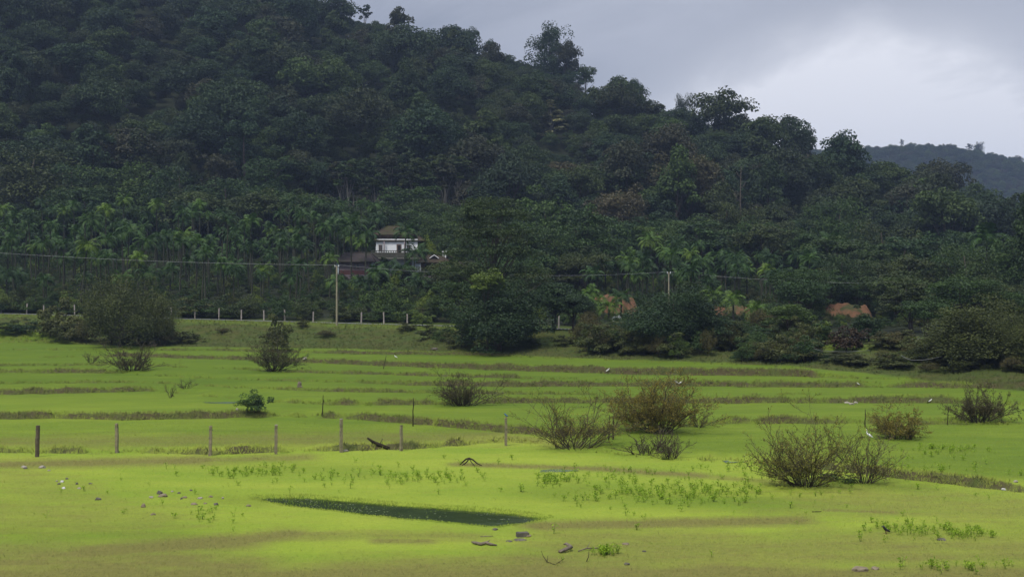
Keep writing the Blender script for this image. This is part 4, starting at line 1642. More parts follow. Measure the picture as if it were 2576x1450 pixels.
rng = random.Random(77)
spots = []
for i in range(88):
    x = rng.uniform(1455, 2060)
    yb = np.interp(x, [1455, 1500, 1700, 2060], [880, 893, 903, 915]) - 1 - 74 * rng.uniform(0, 1) ** 1.7
    hh_ = rng.uniform(30, 75)
    yt_ = yb - hh_
    if 1495 < x < 1625 or 1790 < x < 1910:
        yt_ = max(yt_, 808)
    spots.append((x, yb, min(yt_, yb - 18), rng.uniform(45, 100), rng.choice(['shrub0', 'shrub1', 'shrub2', 'brown_shrub', 'shrub1', 'shrub1', 'shrub2'])))
bank_shrubs(1, spots, 'tangled shrub of the thicket', 'shrubs of the thicket')
spots = []
for i in range(44):
    x = rng.uniform(2060, 2640)
    yb = np.interp(x, [2060, 2300, 2640], [917, 934, 952]) - rng.uniform(0, 1) * (28 if x < 2230 else 60)
    yt_ = yb - rng.uniform(22, 46)
    if 2050 < x < 2215:
        yt_ = max(yt_, 890)
    spots.append((x, yb, min(yt_, yb - 9), rng.uniform(45, 90), rng.choice(['shrub1', 'brown_shrub', 'shrub1', 'shrub1'])))
bank_shrubs(2, spots, 'brownish scrub on the bank', 'scrub on the bank by the picture edge')
spots = []
for i in range(40):
    x = rng.uniform(-30, 1130)
    yb = np.interp(x, [0, 430, 900, 1130], [784, 797, 808, 813])
    spots.append((x, yb, yb - rng.uniform(22, 62), rng.uniform(45, 95), rng.choice(['shrub0', 'shrub2', 'shrub0', 'light_shrub', 'shrub1'])))
bank_shrubs(3, spots, 'leafy bush in the roadside hedge', 'hedge bushes behind the roadside posts')
spots = [(x + rng.uniform(-8, 8), yb, yb - h, w, k) for (x, yb, h, w, k) in (
    (20, 832, 28, 80, 'shrub1'), (70, 836, 34, 90, 'shrub0'), (120, 845, 44, 90, 'shrub1'), (180, 858, 48, 80, 'shrub1'), (230, 862, 60, 90, 'brown_shrub'), (280, 864, 40, 90, 'shrub1'),
    (360, 866, 46, 90, 'brown_shrub'), (420, 866, 40, 80, 'brown_shrub'), (470, 862, 30, 70, 'shrub1'), (350, 862, 70, 80, 'shrub2'), (240, 840, 50, 70, 'shrub1'))]
bank_shrubs(4, spots, 'dark scrub at the field edge', 'scrub round the great grey-green bush')
spots = [(x, yb, yb - h, w, k) for (x, yb, h, w, k) in ((760, 824, 26, 30, 'shrub1'), (690, 862, 40, 60, 'shrub1'), (1080, 850, 34, 60, 'shrub1'), (1120, 860, 44, 70, 'shrub2'), (560, 836, 12, 40, 'brown_shrub'),
                                                    (820, 846, 16, 60, 'brown_shrub'), (1160, 872, 50, 80, 'shrub1'), (1020, 832, 22, 50, 'shrub1'), (1330, 876, 36, 60, 'shrub2'), (1420, 868, 26, 60, 'shrub1'))]
bank_shrubs(5, spots, 'dark shrub on the open bank', 'small shrubs on the open bank')
undergrowth()

# ------------------------------------------------------------------ houses
M['wall'] = simple_mat('whitewash', (0.78, 0.80, 0.82), (0.84, 0.86, 0.88), 0.9, 0.9, 0.15, 0.1, c3=(0.62, 0.65, 0.66))
M['wall_blue'] = simple_mat('pale_blue_wall', (0.40, 0.50, 0.56), (0.50, 0.58, 0.63), 0.9, 0.9, 0.15, 0.1)
M['wall_grey'] = simple_mat('stained_wall', (0.16, 0.13, 0.14), (0.24, 0.20, 0.21), 1.0, 0.9, 0.2, 0.1)
M['wall_red'] = simple_mat('red_plinth', (0.085, 0.042, 0.040), (0.12, 0.055, 0.052), 1.0, 0.9, 0.2, 0.1)
M['parapet'] = simple_mat('stained_parapet', (0.055, 0.056, 0.045), (0.10, 0.095, 0.075), 1.5, 0.9, 0.3, 0.1, c3=(0.05, 0.065, 0.03))
M['wood'] = simple_mat('old_wood', (0.13, 0.09, 0.075), (0.20, 0.15, 0.12), 3.0, 0.8, 0.2, 0.1)
M['shade'] = simple_mat('dark_interior', (0.02, 0.018, 0.016), (0.03, 0.026, 0.022), 3.0, 0.9, 0.0, 0.1)  # flat dark colour painting the shade inside door, vent and wall gaps
M['tank'] = simple_mat('tank_plastic', (0.018, 0.018, 0.02), (0.03, 0.03, 0.034), 3.0, 0.5, 0.0, 0.3)
M['glass'] = simple_mat('window_glass', (0.03, 0.035, 0.04), (0.05, 0.055, 0.06), 2.0, 0.15, 0.0, 0.5)


def roof_mat(name, a, b, c):
    m, nt, bs, out = new_mat(name)
    tc = nt.nodes.new('ShaderNodeTexCoord')
    v = tc.outputs['Object']
    col = mixc(nt, mrange(nt, noise_tex(nt, v, 1.1, 5, 0.65), 0.35, 0.62), a, b)
    col = mixc(nt, mrange(nt, noise_tex(nt, v, 0.5, 4, 0.6), 0.48, 0.62), col, c)
    wv = nt.nodes.new('ShaderNodeTexWave')
    wv.bands_direction = 'Z'
    wv.inputs['Scale'].default_value = 2.6
    wv.inputs['Distortion'].default_value = 0.6
    nt.links.new(v, wv.inputs['Vector'])
    col = mixc(nt, mth(nt, 'MULTIPLY', wv.outputs['Fac'], 0.3), col, mixc(nt, 1.0, col, (.6, .6, .6), 'MULTIPLY'))
    nt.links.new(col, bs.inputs['Base Color'])
    bs.inputs['Roughness'].default_value = 0.9
    bs.inputs['Specular IOR Level'].default_value = 0.1
    bp = nt.nodes.new('ShaderNodeBump')
    bp.inputs['Distance'].default_value = 0.08
    bp.inputs['Strength'].default_value = 0.6
    nt.links.new(wv.outputs['Fac'], bp.inputs['Height'])
    nt.links.new(bp.outputs[0], bs.inputs['Normal'])
    return m


M['roof'] = roof_mat('mossy_tiles', (0.036, 0.029, 0.021), (0.062, 0.046, 0.031), (0.048, 0.048, 0.020))
M['roof_dark'] = roof_mat('dark_tiles', (0.034, 0.029, 0.028), (0.055, 0.045, 0.042), (0.035, 0.036, 0.022))


def hip_roof(name, cx, cy, z, w, dp, rise, mat, parent, thick=0.16, ridge=0.45, over=0.0, label=None):
    """a hipped tile roof with a thick eave; ridge = ridge length / width"""
    bm = bmesh.new()
    hw, hd, hr = w / 2, dp / 2, w * ridge / 2
    lo = [bm.verts.new((cx + sx * hw, cy + sy * hd, z - thick)) for sx, sy in ((-1, -1), (1, -1), (1, 1), (-1, 1))]
    up = [bm.verts.new((cx + sx * hw, cy + sy * hd, z)) for sx, sy in ((-1, -1), (1, -1), (1, 1), (-1, 1))]
    a, b = bm.verts.new((cx - hr, cy, z + rise)), bm.verts.new((cx + hr, cy, z + rise))
    bm.faces.new(lo[::-1])
    for i in range(4):
        bm.faces.new((lo[i], lo[(i + 1) % 4], up[(i + 1) % 4], up[i]))
    bm.faces.new((up[0], up[1], b, a))
    bm.faces.new((up[1], up[2], b))
    bm.faces.new((up[2], up[3], a, b))
    bm.faces.new((up[3], up[0], a))
    me = bpy.data.meshes.new(name)
    bm.to_mesh(me)
    bm.free()
    me.materials.append(mat)
    o = mobj(name, me, parent)
    tb = TB()
    tb.tube([(cx - hr, cy, z + rise), (cx + hr, cy, z + rise)], 0.10, 6)
    for sx, sy, q in ((-1, -1, -hr), (1, -1, hr), (1, 1, hr), (-1, 1, -hr)):
        tb.tube([(cx + q, cy, z + rise), (cx + sx * hw, cy + sy * hd, z + .02)], 0.09, 6)
    mobj('ridge_tiles', tb.mesh('ridge_tiles', mat, True), o)
    return o


def box_part(name, c, s, mat, parent):
    return mobj(name, TB().box(c, s).mesh(name, mat), parent)


def window(parent, x, y, z, w, h, face=-1):
    o = box_part('window', (x, y, z), (w, 0.06, h), M['glass'], parent)
    tb = TB()
    for dx in (-w / 2, 0, w / 2):
        tb.box((x + dx, y - 0.05, z), (0.07, 0.07, h + .07))
    for dz in (-h / 2, h / 2):
        tb.box((x, y - 0.053, z + dz), (w + .14, 0.07, 0.075))
    mobj('frame', tb.mesh('window_frame', M['wood']), o)
    return o


def main_house():
    d = 234.0
    X = float(U(998)) * d
    base = H - (688 - CY) / F * d
    o = empty('house', (X, d, base), R(6))
    tag(o, 'white two-storey house with mossy tiled double roof and stained balcony', 'house')
    S = 1.0
    # terrace under the house
    box_part('plinth', (0, 3.2, -1.55), (9.2, 8.4, 3.1), M['wall_grey'], o)
    box_part('wall', (0, 3.4, 1.25), (7.6, 6.4, 2.5), M['wall_blue'], o)          # lower storey
    box_part('wall', (0, 3.0, 4.1), (6.8, 6.6, 3.2), M['wall'], o)                # upper storey
    box_part('floor_slab', (0, 2.7, 2.42), (8.4, 8.0, 0.2), M['parapet'], o)
    par = box_part('parapet', (0, -1.15, 3.0), (8.4, 0.16, 0.9), M['parapet'], o)
    tb = TB()
    for i in range(22):
        tb.box((-4.1 + i * 8.2 / 21, -1.15, 3.56), (0.12, 0.12, 0.24))
    mobj('balusters', tb.mesh('balusters', M['parapet']), par)
    box_part('handrail', (0, -1.15, 3.74), (8.46, 0.2, 0.12), M['parapet'], par)
    for sx in (-4.14, 4.14):
        box_part('side_parapet', (sx, 0.1, 3.05), (0.14, 2.3, 1.15), M['parapet'], o)
    for x in (-2.1, 1.25):
        mobj('column', TB().tube([(x, -0.7, 2.5), (x, -0.7, 5.3)], 0.09, 8).mesh('column', M['wall_grey'], True), o)
    dr_ = box_part('door', (0.35, -0.31, 3.75), (0.8, 0.06, 2.2), M['wood'], o)
    box_part('door_panel', (0.35, -0.345, 3.75), (0.5, 0.03, 1.8), M['shade'], dr_)
    window(o, 1.9, -0.31, 4.25, 0.5, 0.9)
    window(o, -2.7, -0.31, 4.25, 0.5, 0.9)
    window(o, -1.7, 0.18, 1.4, 1.0, 1.0)
    window(o, 1.9, 0.18, 1.4, 1.0, 1.0)
    hip_roof('verandah_roof', 0.45, 3.2, 5.46, 8.4, 7.5, 1.0, M['roof'], o, 0.14, 0.7)
    box_part('clerestory', (-0.3, 3.6, 6.2), (5.6, 5.0, 1.0), M['wood'], o)
    hip_roof('roof', -0.3, 3.6, 6.45, 7.2, 6.8, 1.55, M['roof'], o, 0.16, 0.32)
    return o


def annex():
    d = 226.0
    X = float(U(893)) * d
    base = H - (690 - CY) / F * d
    o = empty('annex', (X, d, base), R(-4))
    tag(o, 'low outbuilding with a dark tiled roof and red lower wall behind the palms', 'outbuilding')
    box_part('plinth', (0, 2.6, -1.0), (6.2, 5.2, 2.0), M['wall_grey'], o)
    box_part('wall', (0, 2.5, 1.3), (5.8, 4.6, 1.4), M['wall_grey'], o)
    box_part('dado', (0, 2.5, 0.33), (5.86, 4.66, 0.66), M['wall_red'], o)
    box_part('corner_pillar', (-2.82, 0.12, 1.0), (0.35, 0.35, 2.0), M['wall_blue'], o)
    box_part('corner_pillar', (2.82, 0.12, 1.0), (0.35, 0.35, 2.0), M['wall_blue'], o)
    window(o, 0.2, 0.17, 1.35, 0.9, 0.8)
    hip_roof('roof', 0, 2.5, 2.05, 6.8, 5.8, 1.5, M['roof_dark'], o, 0.14, 0.6)
    return o


def side_building():
    d = 224.0
    X = float(U(1092)) * d
    base = H - (694 - CY) / F * d
    o = empty('side_building', (X, d, base), R(4))
    tag(o, 'small building with mossy hipped roof and a white gable vent beside the house', 'outbuilding')
    box_part('plinth', (0, 2.6, -1.0), (5.0, 5.2, 2.0), M['wall_grey'], o)
    box_part('wall', (0, 3.2, 1.05), (4.4, 3.4, 2.1), M['wood'], o)
    box_part('shade_panel', (-0.9, 1.49, 0.95), (1.1, 0.04, 1.7), M['shade'], o)  # thin dark sheet on the wall, painting the shade within
    box_part('shade_panel', (0.9, 1.49, 1.15), (1.0, 0.04, 1.0), M['shade'], o)
    for x in (-2.2, 0.0, 2.2):
        mobj('column', TB().tube([(x, 0.25, 0), (x, 0.25, 2.15)], 0.10, 8).mesh('column', M['wall'], True), o)
    r = hip_roof('roof', 0, 2.6, 2.2, 5.6, 5.6, 1.15, M['roof'], o, 0.14, 0.35)
    g = TB()
    g.quad((-0.62, 0.95, 2.85), (0.62, 0.95, 2.85), (0.0, 0.95, 3.35), (0.0, 0.95, 3.35))
    mobj('gable_vent', g.mesh('gable_vent', M['shade']), r)
    g = TB()
    for sx in (-1, 1):
        g.box((sx * 0.36, 0.92, 3.1), (0.92, 0.16, 0.10), Matrix.Rotation(sx * R(36), 3, 'Y'))
    mobj('gable_trim', g.mesh('gable_trim', M['wall']), r)
    g = TB()
    for sx in (-1, 1):
        g.quad((0, 0.95, 3.42), (sx * .72, 0.95, 2.84), (sx * .72, 2.3, 2.9), (0, 2.6, 3.42))
    mobj('gable_roof', g.mesh('gable_roof', M['roof']), r)
    return o


main_house()
annex()
side_building()


def water_tank():
    d = 229.0
    p = at(1119, 652, d)
    o = empty('water_tank', (p.x, p.y, p.z))
    tag(o, 'black ribbed water tank with a pale lid behind the small building', 'water tank')
    prof = [(-.05, .55)] + [(0.1 + i * 0.16, .60 if i % 2 else .55) for i in range(7)] + [(1.2, .45)]
    mobj('body', TB().tube([(0, 0, z) for z, r in prof], [r for z, r in prof], 16).mesh('tank_body', M['tank'], True), o)
    mobj('lid', TB().tube([(0, 0, 1.18), (0, 0, 1.28), (0, 0, 1.34)], [.5, .5, .2], 16).mesh('tank_lid', M['tarp'], True), o)
    for i in range(4):
        a = i * math.pi / 2 + .78
        mobj('leg', TB().tube([(.45 * math.cos(a), .45 * math.sin(a), -2.6), (.45 * math.cos(a), .45 * math.sin(a), -0.03)], .06, 6).mesh('tank_leg', M['wall_grey']), o)
    for k in range(3):
        mobj('pipe', TB().tube([(-.3 + .22 * k, -.62, -1.4), (-.3 + .22 * k, -.62, .9)], .05, 6).mesh('tank_pipe', M['tarp'], True), o)


water_tank()


def earth_bank(x0, x1, y0, y1, d, label, seed):
    """a cut face of bare red laterite"""
    a, b = at(x0, y1, d), at(x1, y1, d)
    hgt = (y1 - y0) / F * d
    w = b.x - a.x
    nx, nz = 26, 12
    V = []
    for j in range(nz + 1):
        for i in range(nx + 1):
            u, v = i / nx, j / nz
            top = hgt * (0.90 + 0.5 * float(fnoise(np.array(u * 9.0), np.array(seed * 3.3), 12, 4))) * min(1.0, (5.5 * u) ** .6 + .12, (5.5 * (1 - u)) ** .6 + .12)
            X = w * (u - .5)
            n = float(fnoise(np.array(X * 0.9 + seed * 7), np.array(v * 3.0), seed, 3))
            V.append((X, v * 2.4 + 0.7 * n + 0.12 * math.sin(u * 17), -1.2 + (top + 1.2) * v + 0.25 * n * (1 - v)))
    # rounded top running back
    for i in range(nx + 1):
        p = V[nz * (nx + 1) + i]
        V.append((p[0], p[1] + 4, p[2] - 0.6))
    for i in range(nx + 1):
        p = V[nz * (nx + 1) + i]
        V.append((p[0], p[1] + 7, p[2] - 3.5))
    Fq = []
    for j in range(nz + 2):
        for i in range(nx):
            q = j * (nx + 1) + i
            Fq.append((q, q + 1, q + nx + 2, q + nx + 1))
    o = mobj('earth_bank', np_mesh('earth_bank', np.array(V), np.array(Fq), M['red_earth'], True), None, ((a.x + b.x) / 2, d, a.z))
    tag(o, label, 'earth bank', 'banks of bare red earth')


earth_bank(1482, 1612, 742, 806, 188, 'bare red earth bank behind the white tarpaulin', 1)
earth_bank(1790, 1905, 764, 812, 184, 'bare red earth bank behind the yellowing palm', 2)
earth_bank(2082, 2205, 762, 806, 186, 'bare orange-red earth bank above the vine covered dome', 3)



def rim_shrubs(x0, x1, y0, y1, d, seed):
    """low growth that frames a bank"""
    rng = random.Random(seed)
    for k in range(13):
        if k < 7:
            x, dd, yt = x0 + (x1 - x0) * (k + rng.uniform(.1, .9)) / 7, d + rng.uniform(5, 8), y0 - rng.uniform(2, 14)
        elif k < 9:
            x, dd, yt = (x0 if k % 2 else x1) + rng.uniform(-14, 14), d - rng.uniform(0, 3), y0 + rng.uniform(14, 44)
        else:
            x, dd, yt = rng.uniform(x0, x1), d - rng.uniform(4, 9), y1 - rng.uniform(1, 9)
        put_tree('rim_shrub', rng.choice(['shrub0', 'shrub1', 'light_shrub', 'shrub2']), x, yt, dd, rng.uniform(26, 50),
                 ('leafy shrub on top of the bare bank ' if k < 7 else 'leafy shrub beside the bare bank ' if k < 11 else 'leafy shrub below the bare bank ') + near_word(x), 'shrub', 'shrubs round the red banks ' + near_word(x) + str(min(2, max(0, (k - 3) // 4))), minh=.6)


rim_shrubs(1482, 1612, 742, 806, 188, 1)
rim_shrubs(1790, 1905, 764, 812, 184, 2)
rim_shrubs(2082, 2205, 762, 806, 186, 3)


def tarp():
    p = at(1553, 806, 172)
    rng = np.random.default_rng(3)
    bm = bmesh.new()
    bmesh.ops.create_grid(bm, x_segments=16, y_segments=12, size=1)
    for v in bm.verts:
        r = math.hypot(v.co.x, v.co.y)
        x, y = v.co.x, v.co.y
        v.co.x = x * 0.62
        v.co.y = y * 0.5
        v.co.z = max(0.0, 0.62 * (1 - r * r * .62)) + 0.10 * math.sin(x * 6 + y * 3) * (1 - abs(y) * .5) + 0.05 * math.sin(y * 9 + 1)
    me = bpy.data.meshes.new('tarpaulin')
    bm.to_mesh(me)
    bm.free()
    me.materials.append(M['tarp'])
    me.polygons.foreach_set('use_smooth', [True] * len(me.polygons))
    o = mobj('tarpaulin', me, None, (p.x, p.y, gz(p.x, p.y) - .03))
    o.scale = (1.1, 1.1, 1.1)
    tag(o, 'crumpled white tarpaulin heap at the foot of the red earth bank', 'tarpaulin')


tarp()

# ------------------------------------------------------------------ utility poles and wires
def pole(x, ytop, d, ybase, label):
    t = at(x, ytop, d)
    g = gz(t.x, d)
    o = empty('utility_pole', (t.x, d, g))
    tag(o, label, 'utility pole', 'utility poles')
    L = t.z - g
    tb = TB()
    n = 8
    for i in range(n):
        pass
    tb.tube([(0, 0, -.4), (0, 0, L * .5), (0, 0, L)], [.125, .11, .09], 4)
    mobj('shaft', tb.mesh('pole_shaft', M['pole']), o)
    tb = TB().box((0, 0.02, L - .22), (.55, .09, .09))
    arm = mobj('cross_arm', tb.mesh('cross_arm', M['metal']), o)
    for sx in (-.22, .22):
        tb = TB().tube([(sx, .02, L - .18), (sx, .02, L - .1), (sx, .02, L - .02), (sx, .02, L + .05)], [.03, .055, .045, .02], 8)
        mobj('insulator', tb.mesh('insulator', M['wall'], True), arm)
    tb = TB().tube([(0.0, -.12, L * .86), (0.02, -.16, L * .80), (0, -.12, L * .74)], .035, 6)
    mobj('bracket', tb.mesh('bracket', M['metal']), o)
    return Vector((t.x, d, t.z))


P1 = pole(847, 667, 167, 814, 'tan concrete utility pole standing at the roadside')
P2 = pole(1682, 684, 196, 740, 'pale grey utility pole rising out of the second palm grove')


def wire(a, b, sag, label, r=0.011):
    n = 26
    pts = []
    for i in range(n + 1):
        t = i / n
        p = a.lerp(b, t)
        p.z -= sag * 4 * t * (1 - t)
        pts.append(p)
    c = (a + b) / 2
    o = mobj('power_line', TB().tube([p - c for p in pts], r, 5).mesh('power_line', M['wire'], True), None, c)
    tag(o, label, 'power line', 'overhead wires')


A0 = at(-420, 600, 186)
wire(A0, P1 + Vector((-.22, 0, .04)), 0.75, 'overhead wire running from the picture edge to the roadside pole')
wire(P1 + Vector((.22, 0, .04)), P2 + Vector((-.22, 0, .04)), 0.85, 'overhead wire spanning between the two utility poles')
wire(P2 + Vector((.22, 0, .04)), at(2300, 712, 176), 0.45, 'overhead wire leaving the far pole towards the woods')

# ------------------------------------------------------------------ posts
def post_mesh(seed, h, w, round_=False, lean=0.0, taper=0.9):
    rng = random.Random(seed)
    tb = TB()
    n = 8
    pts, rad = [], []
    for i in range(n + 1):
        t = i / n
        pts.append((lean * h * t + rng.uniform(-.008, .008), rng.uniform(-.008, .008), -0.25 + (h + .25) * t))
        rad.append(w * (1 - (1 - taper) * t) * rng.uniform(.92, 1.08))
    tb.tube(pts, rad, 9 if round_ else 4)
    return tb


NEARP = [  # x, top, base, half width px, material, lean, label
    (93, 1070, 1148, 5.0, 'dark_post', .03, 'dark thick wooden fence post, first of the near fence from the picture edge'),
    (294, 1065, 1138, 4.6, 'tan', -.01, 'pale tan fence post, second of the near fence, above the brownish grass'),
    (528, 1071, 1146, 4.6, 'tan', .035, 'crooked grey-tan fence post beside a dark grass clump, third of the near fence'),
    (694, 1068, 1141, 4.6, 'tan', .01, 'mossy fence post with a flat pale top, fourth of the near fence'),
    (858, 1053, 1137, 4.4, 'tan', 0, 'tall straight fence post, fifth of the near fence, left of the fallen log'),
    (1009, 1069, 1133, 4.0, 'tan', .01, 'short weathered fence post right of the fallen log'),
    (1272, 1050, 1120, 4.2, 'tan', -.04, 'slim leaning grey fence post with a blue bird on its top'),
]
bird_perch = None
for k, (x, yt, yb, hw, mt, lean, lab) in enumerate(NEARP):
    p = gp(x, yb, 40, 120)
    h = (yb - yt) / F * p.y
    o = empty('fence_post', p, R(20 + 13 * k))
    tag(o, lab, 'fence post', 'near fence posts')
    w = hw / F * p.y * 1.12
    mobj('shaft', post_mesh(k, h, w, mt == 'dark_post', lean).mesh('post_shaft', M[mt], False), o)
    tb = TB()
    tb.tube([(lean * h, 0, h - .002), (lean * h, 0, h + .02)], [w * .98, w * .8], 9 if mt == 'dark_post' else 4)
    mobj('top', tb.mesh('post_top', M['stone_l'] if k in (3, 4) else M[mt]), o)
    for z in (.62, .86):
        mobj('wire_staple', TB().tube([(lean * h * z - w, 0, h * z), (lean * h * z + w, 0, h * z + .01)], w * .25, 5).mesh('staple', M['metal']), o)
    if k == 6:
        bird_perch = Vector((p.x + math.cos(R(20 + 78)) * lean * h, p.y + math.sin(R(20 + 78)) * lean * h, p.z + h + .02))
ROADP = [(3, 'at the very edge of the picture'), (67, 'second from the picture edge'), (110, 'half hidden by the olive shrub'), (188, 'just left of the great grey-green bush'),
         (430, 'first to show beyond the great grey-green bush'), (490, 'second beyond the great grey-green bush'), (551, 'third beyond the great grey-green bush'),
         (607, 'fourth beyond the great grey-green bush'), (664, 'directly behind the tall weed clump, on its near side'), (716, 'just past the tall weed clump'),
         (787, 'last one before the utility pole'), (909, 'first one past the utility pole'), (966, 'second one past the utility pole'), (1024, 'third one past the utility pole by the olive bush'),
         (1405, 'seen beneath the dark rounded tree'), (1608, 'pale teal, in the thicket below the white tarpaulin')]
for k, (x, ph) in enumerate(ROADP):
    d = float(np.interp(x, ROAD_X, ROAD_D)) + 5.0
    X = float(U(x)) * d
    g = gz(X, d)
    o = empty('road_post', (X, d, g), R(17 * k))
    tag(o, 'pale concrete roadside post, ' + ph, 'post', 'roadside posts')
    mobj('shaft', post_mesh(40 + k, 1.32 + .1 * math.sin(k * 2.3), .10, False, .05 * math.sin(k * 1.7)).mesh('road_post_shaft', M['white_post']), o)
    mobj('cap', TB().box((.05 * math.sin(k * 1.7) * 1.3, 0, 1.32 + .1 * math.sin(k * 2.3) + .015), (.15, .15, .05)).mesh('road_post_cap', M['white_post']), o)

STICKS = [(810, 993, 1047, 'thin mossy stick standing upright in the paddy', .05, 1.4, 'shrubmoss'), (1038, 1000, 1071, 'tall dark crooked stick standing on the bund between the near fence and the bare bush', .02, 1.6, None),
          (1531, 1043, 1105, 'dark stake beside the wide bare bush, nearer it of the pair', .02, 1.9, None), (1542, 1045, 1105, 'dark stake beside the wide bare bush, farther from it of the pair', 0, 1.9, None),
          (1397, 1036, 1100, 'curved dark stake among the twigs of the wide bare bush', .06, 1.5, None), (2175, 1028, 1073, 'straight thin stake standing behind the white egret', .02, 1.5, None),
          (2382, 1022, 1068, 'crooked thin stake between two bare bushes near the picture edge', .07, 1.3, None), (963, 893, 927, 'very thin leaning twig standing in the far paddy', .25, 1.0, None)]
for k, (x, yt, yb, lab, lean, rw, _m) in enumerate(STICKS):
    p = gp(x, yb, 40, 150)
    h = (yb - yt) / F * p.y
    rr = random.Random(k)
    r = rw / F * p.y
    tb = TB()
    tb.tube([(lean * h * i / 7 + rr.uniform(-.02, .02) * h * .5, rr.uniform(-.02, .02), -.2 + (h + .2) * i / 7) for i in range(8)], [r * (1.15 - .6 * i / 7) for i in range(8)], 6)
    o = empty('stake', p)
    tag(o, lab, 'stake', 'stakes standing in the paddies')
    mobj('shaft', tb.mesh('stake_shaft', M['stick'], True), o)
    tb = TB()
    tb.tube([(lean * h * .7, 0, h * .68), (lean * h * .7 + .06, .02, h * .76)], [r * .6, r * .3], 5)
    mobj('stub', tb.mesh('stake_stub', M['stick']), o)

# ------------------------------------------------------------------ bare bushes in the fields
def gen_bush(seed, w, h, nst, leafn, leaf=0.07, thick=1.0, spread=1.0):
    rng = random.Random(seed)
    tb = TB()
    leaves = []

    def branch(p, d, L, r, depth):
        n = 6 if depth == 0 else (4 if depth == 1 else 2)
        pts = [p.copy()]
        dirs = []
        q = p.copy()
        for i in range(n):
            d = (d + Vector((rng.gauss(0, .13), rng.gauss(0, .13), rng.gauss(.03 if depth else -.01, .10)))).normalized()
            q = q + d * (L / n)
            pts.append(q.copy())
            dirs.append(d.copy())
        tb.tube(pts, [max(r, .0078 * thick) * (1 - .6 * i / n) for i in range(n + 1)], 3, cap=False)
        if depth < 2:
            for _ in range(rng.randint(6, 9) if depth == 0 else rng.randint(2, 4)):
                t = rng.uniform(.25, 1.0)
                k = min(n - 1, int(t * n))
                b = pts[k].lerp(pts[k + 1], t * n - k)
                s = Vector((rng.gauss(0, 1), rng.gauss(0, 1), rng.gauss(.25, .7))).normalized()
                nd = (dirs[k] * .8 + s * .75).normalized()
                branch(b, nd, L * rng.uniform(.28, .48), r * .5 * (1 - .5 * t), depth + 1)
        if depth >= 1:
            for _ in range(leafn):
                t = rng.uniform(.3, 1.05)
                leaves.append(p.lerp(q, t) + Vector((rng.gauss(0, .04), rng.gauss(0, .04), rng.gauss(0, .04))))
    for i in range(nst):
        a = rng.uniform(0, 6.283)
        tilt = (rng.uniform(0.05, 1.2) ** .8) * spread
        d = Vector((math.cos(a) * math.sin(tilt), math.sin(a) * math.sin(tilt) * .8, math.cos(tilt) + .12)).normalized()
        p = Vector((math.cos(a) * rng.uniform(0, .17) * w, math.sin(a) * rng.uniform(0, .14) * w, -.05))
        branch(p, d, (rng.uniform(.30, .92) if (tilt > .75 or rng.random() < .9) else rng.uniform(.95, 1.12)) * (h * .95), 0.021 * thick * rng.uniform(.6, 1.2), 0)
    V = np.array([tuple(v) for v in tb.v])
    zmax = np.percentile(V[:, 2], 99.3)
    xr = np.percentile(V[:, 0], 96.5) - np.percentile(V[:, 0], 3.5)
    sx, sz = w / xr, h / zmax
    V = V * [sx, sx, sz]
    Fq = np.array([f for f in tb.f])
    LV = None
    if leaves:
        nr = np.random.default_rng(seed)
        P = np.array([tuple(v) for v in leaves]) * [sx, sx, sz]
        P = P[P[:, 2] > 0.02]
        Nn = unit(nr.normal(size=P.shape) + [0, 0, .5])
        LV, LF = leaf_quads(P, Nn, leaf, leaf * .5, nr)
        lv = np.repeat(sat(nr.normal(.5, .25, len(P))), 4)
        return V, Fq, LV, LF, lv
    return V, Fq, None, None, None


BUSH = [  # x, base y, width, height px, stems, leaves per twig, leaf material, thickness, label
    (330, 930, 112, 70, 46, 1, 'leaf_brown', 1.5, 'dark bare bush with a thick tangled base below the great grey-green bush'),
    (690, 932, 104, 84, 46, 4, 'leaf_olive', 1.5, 'dense dark twiggy bush with olive leaves standing in the far paddy'),
    (228, 914, 40, 30, 14, 0, None, 1.0, 'small bare tuft bush at the left of the dark bare bush'),
    (428, 1000, 26, 34, 9, 0, None, 1.3, 'tiny leaning bare bush beside the wet channel'),
    (466, 976, 46, 26, 10, 0, None, 1.0, 'row of bare twigs over pale stones near the channel'),
    (1165, 1019, 136, 84, 58, 2, 'leaf_brown', 1.1, 'bare fan-shaped bush alone in the middle of the paddies'),
    (1254, 1017, 30, 32, 5, 0, None, .7, 'few thin twigs right beside the bare fan-shaped bush'),
    (1445, 1127, 205, 146, 42, 3, 'leaf_orange', 1.25, 'wide bare bush with scattered orange-brown leaves, leaning branches to both sides'),
    (1655, 1087, 196, 146, 64, 11, 'leaf_orange', 1.2, 'largest bushy crown with dense orange-olive leaves behind the bare bushes'),
    (1757, 1074, 66, 60, 14, 1, 'leaf_oliveb', .9, 'small twiggy bush at the side of the orange-olive bush'),
    (1628, 1141, 118, 62, 26, 0, None, 1.0, 'low bare bush in front of the orange-olive bush'),
    (1682, 1151, 86, 58, 28, 0, None, .9, 'low dense bare bush on the edge of the bright grass'),
    (2024, 1221, 205, 172, 56, 4, 'leaf_oliveb', 1.15, 'largest near bush, dense olive twigs with arching low branches'),
    (2174, 1213, 136, 138, 28, 1, 'leaf_oliveb', 1.35, 'sparser near bush with dark slanting stems joined to the largest near bush'),
    (2250, 1102, 104, 84, 34, 7, 'leaf_orange', 1.1, 'brown-leaved flat-topped bush beside the white egret'),
    (2288, 1105, 44, 44, 7, 1, 'leaf_orange', .8, 'little leaning twig bush at the side of the flat-topped brown bush'),
    (2462, 1061, 132, 92, 48, 5, 'leaf_brown', 1.3, 'dark twiggy bush standing alone near the picture edge'),
    (1243, 1111, 16, 13, 6, 0, None, .8, 'tiny dead twig tuft just left of the bird post'),
]
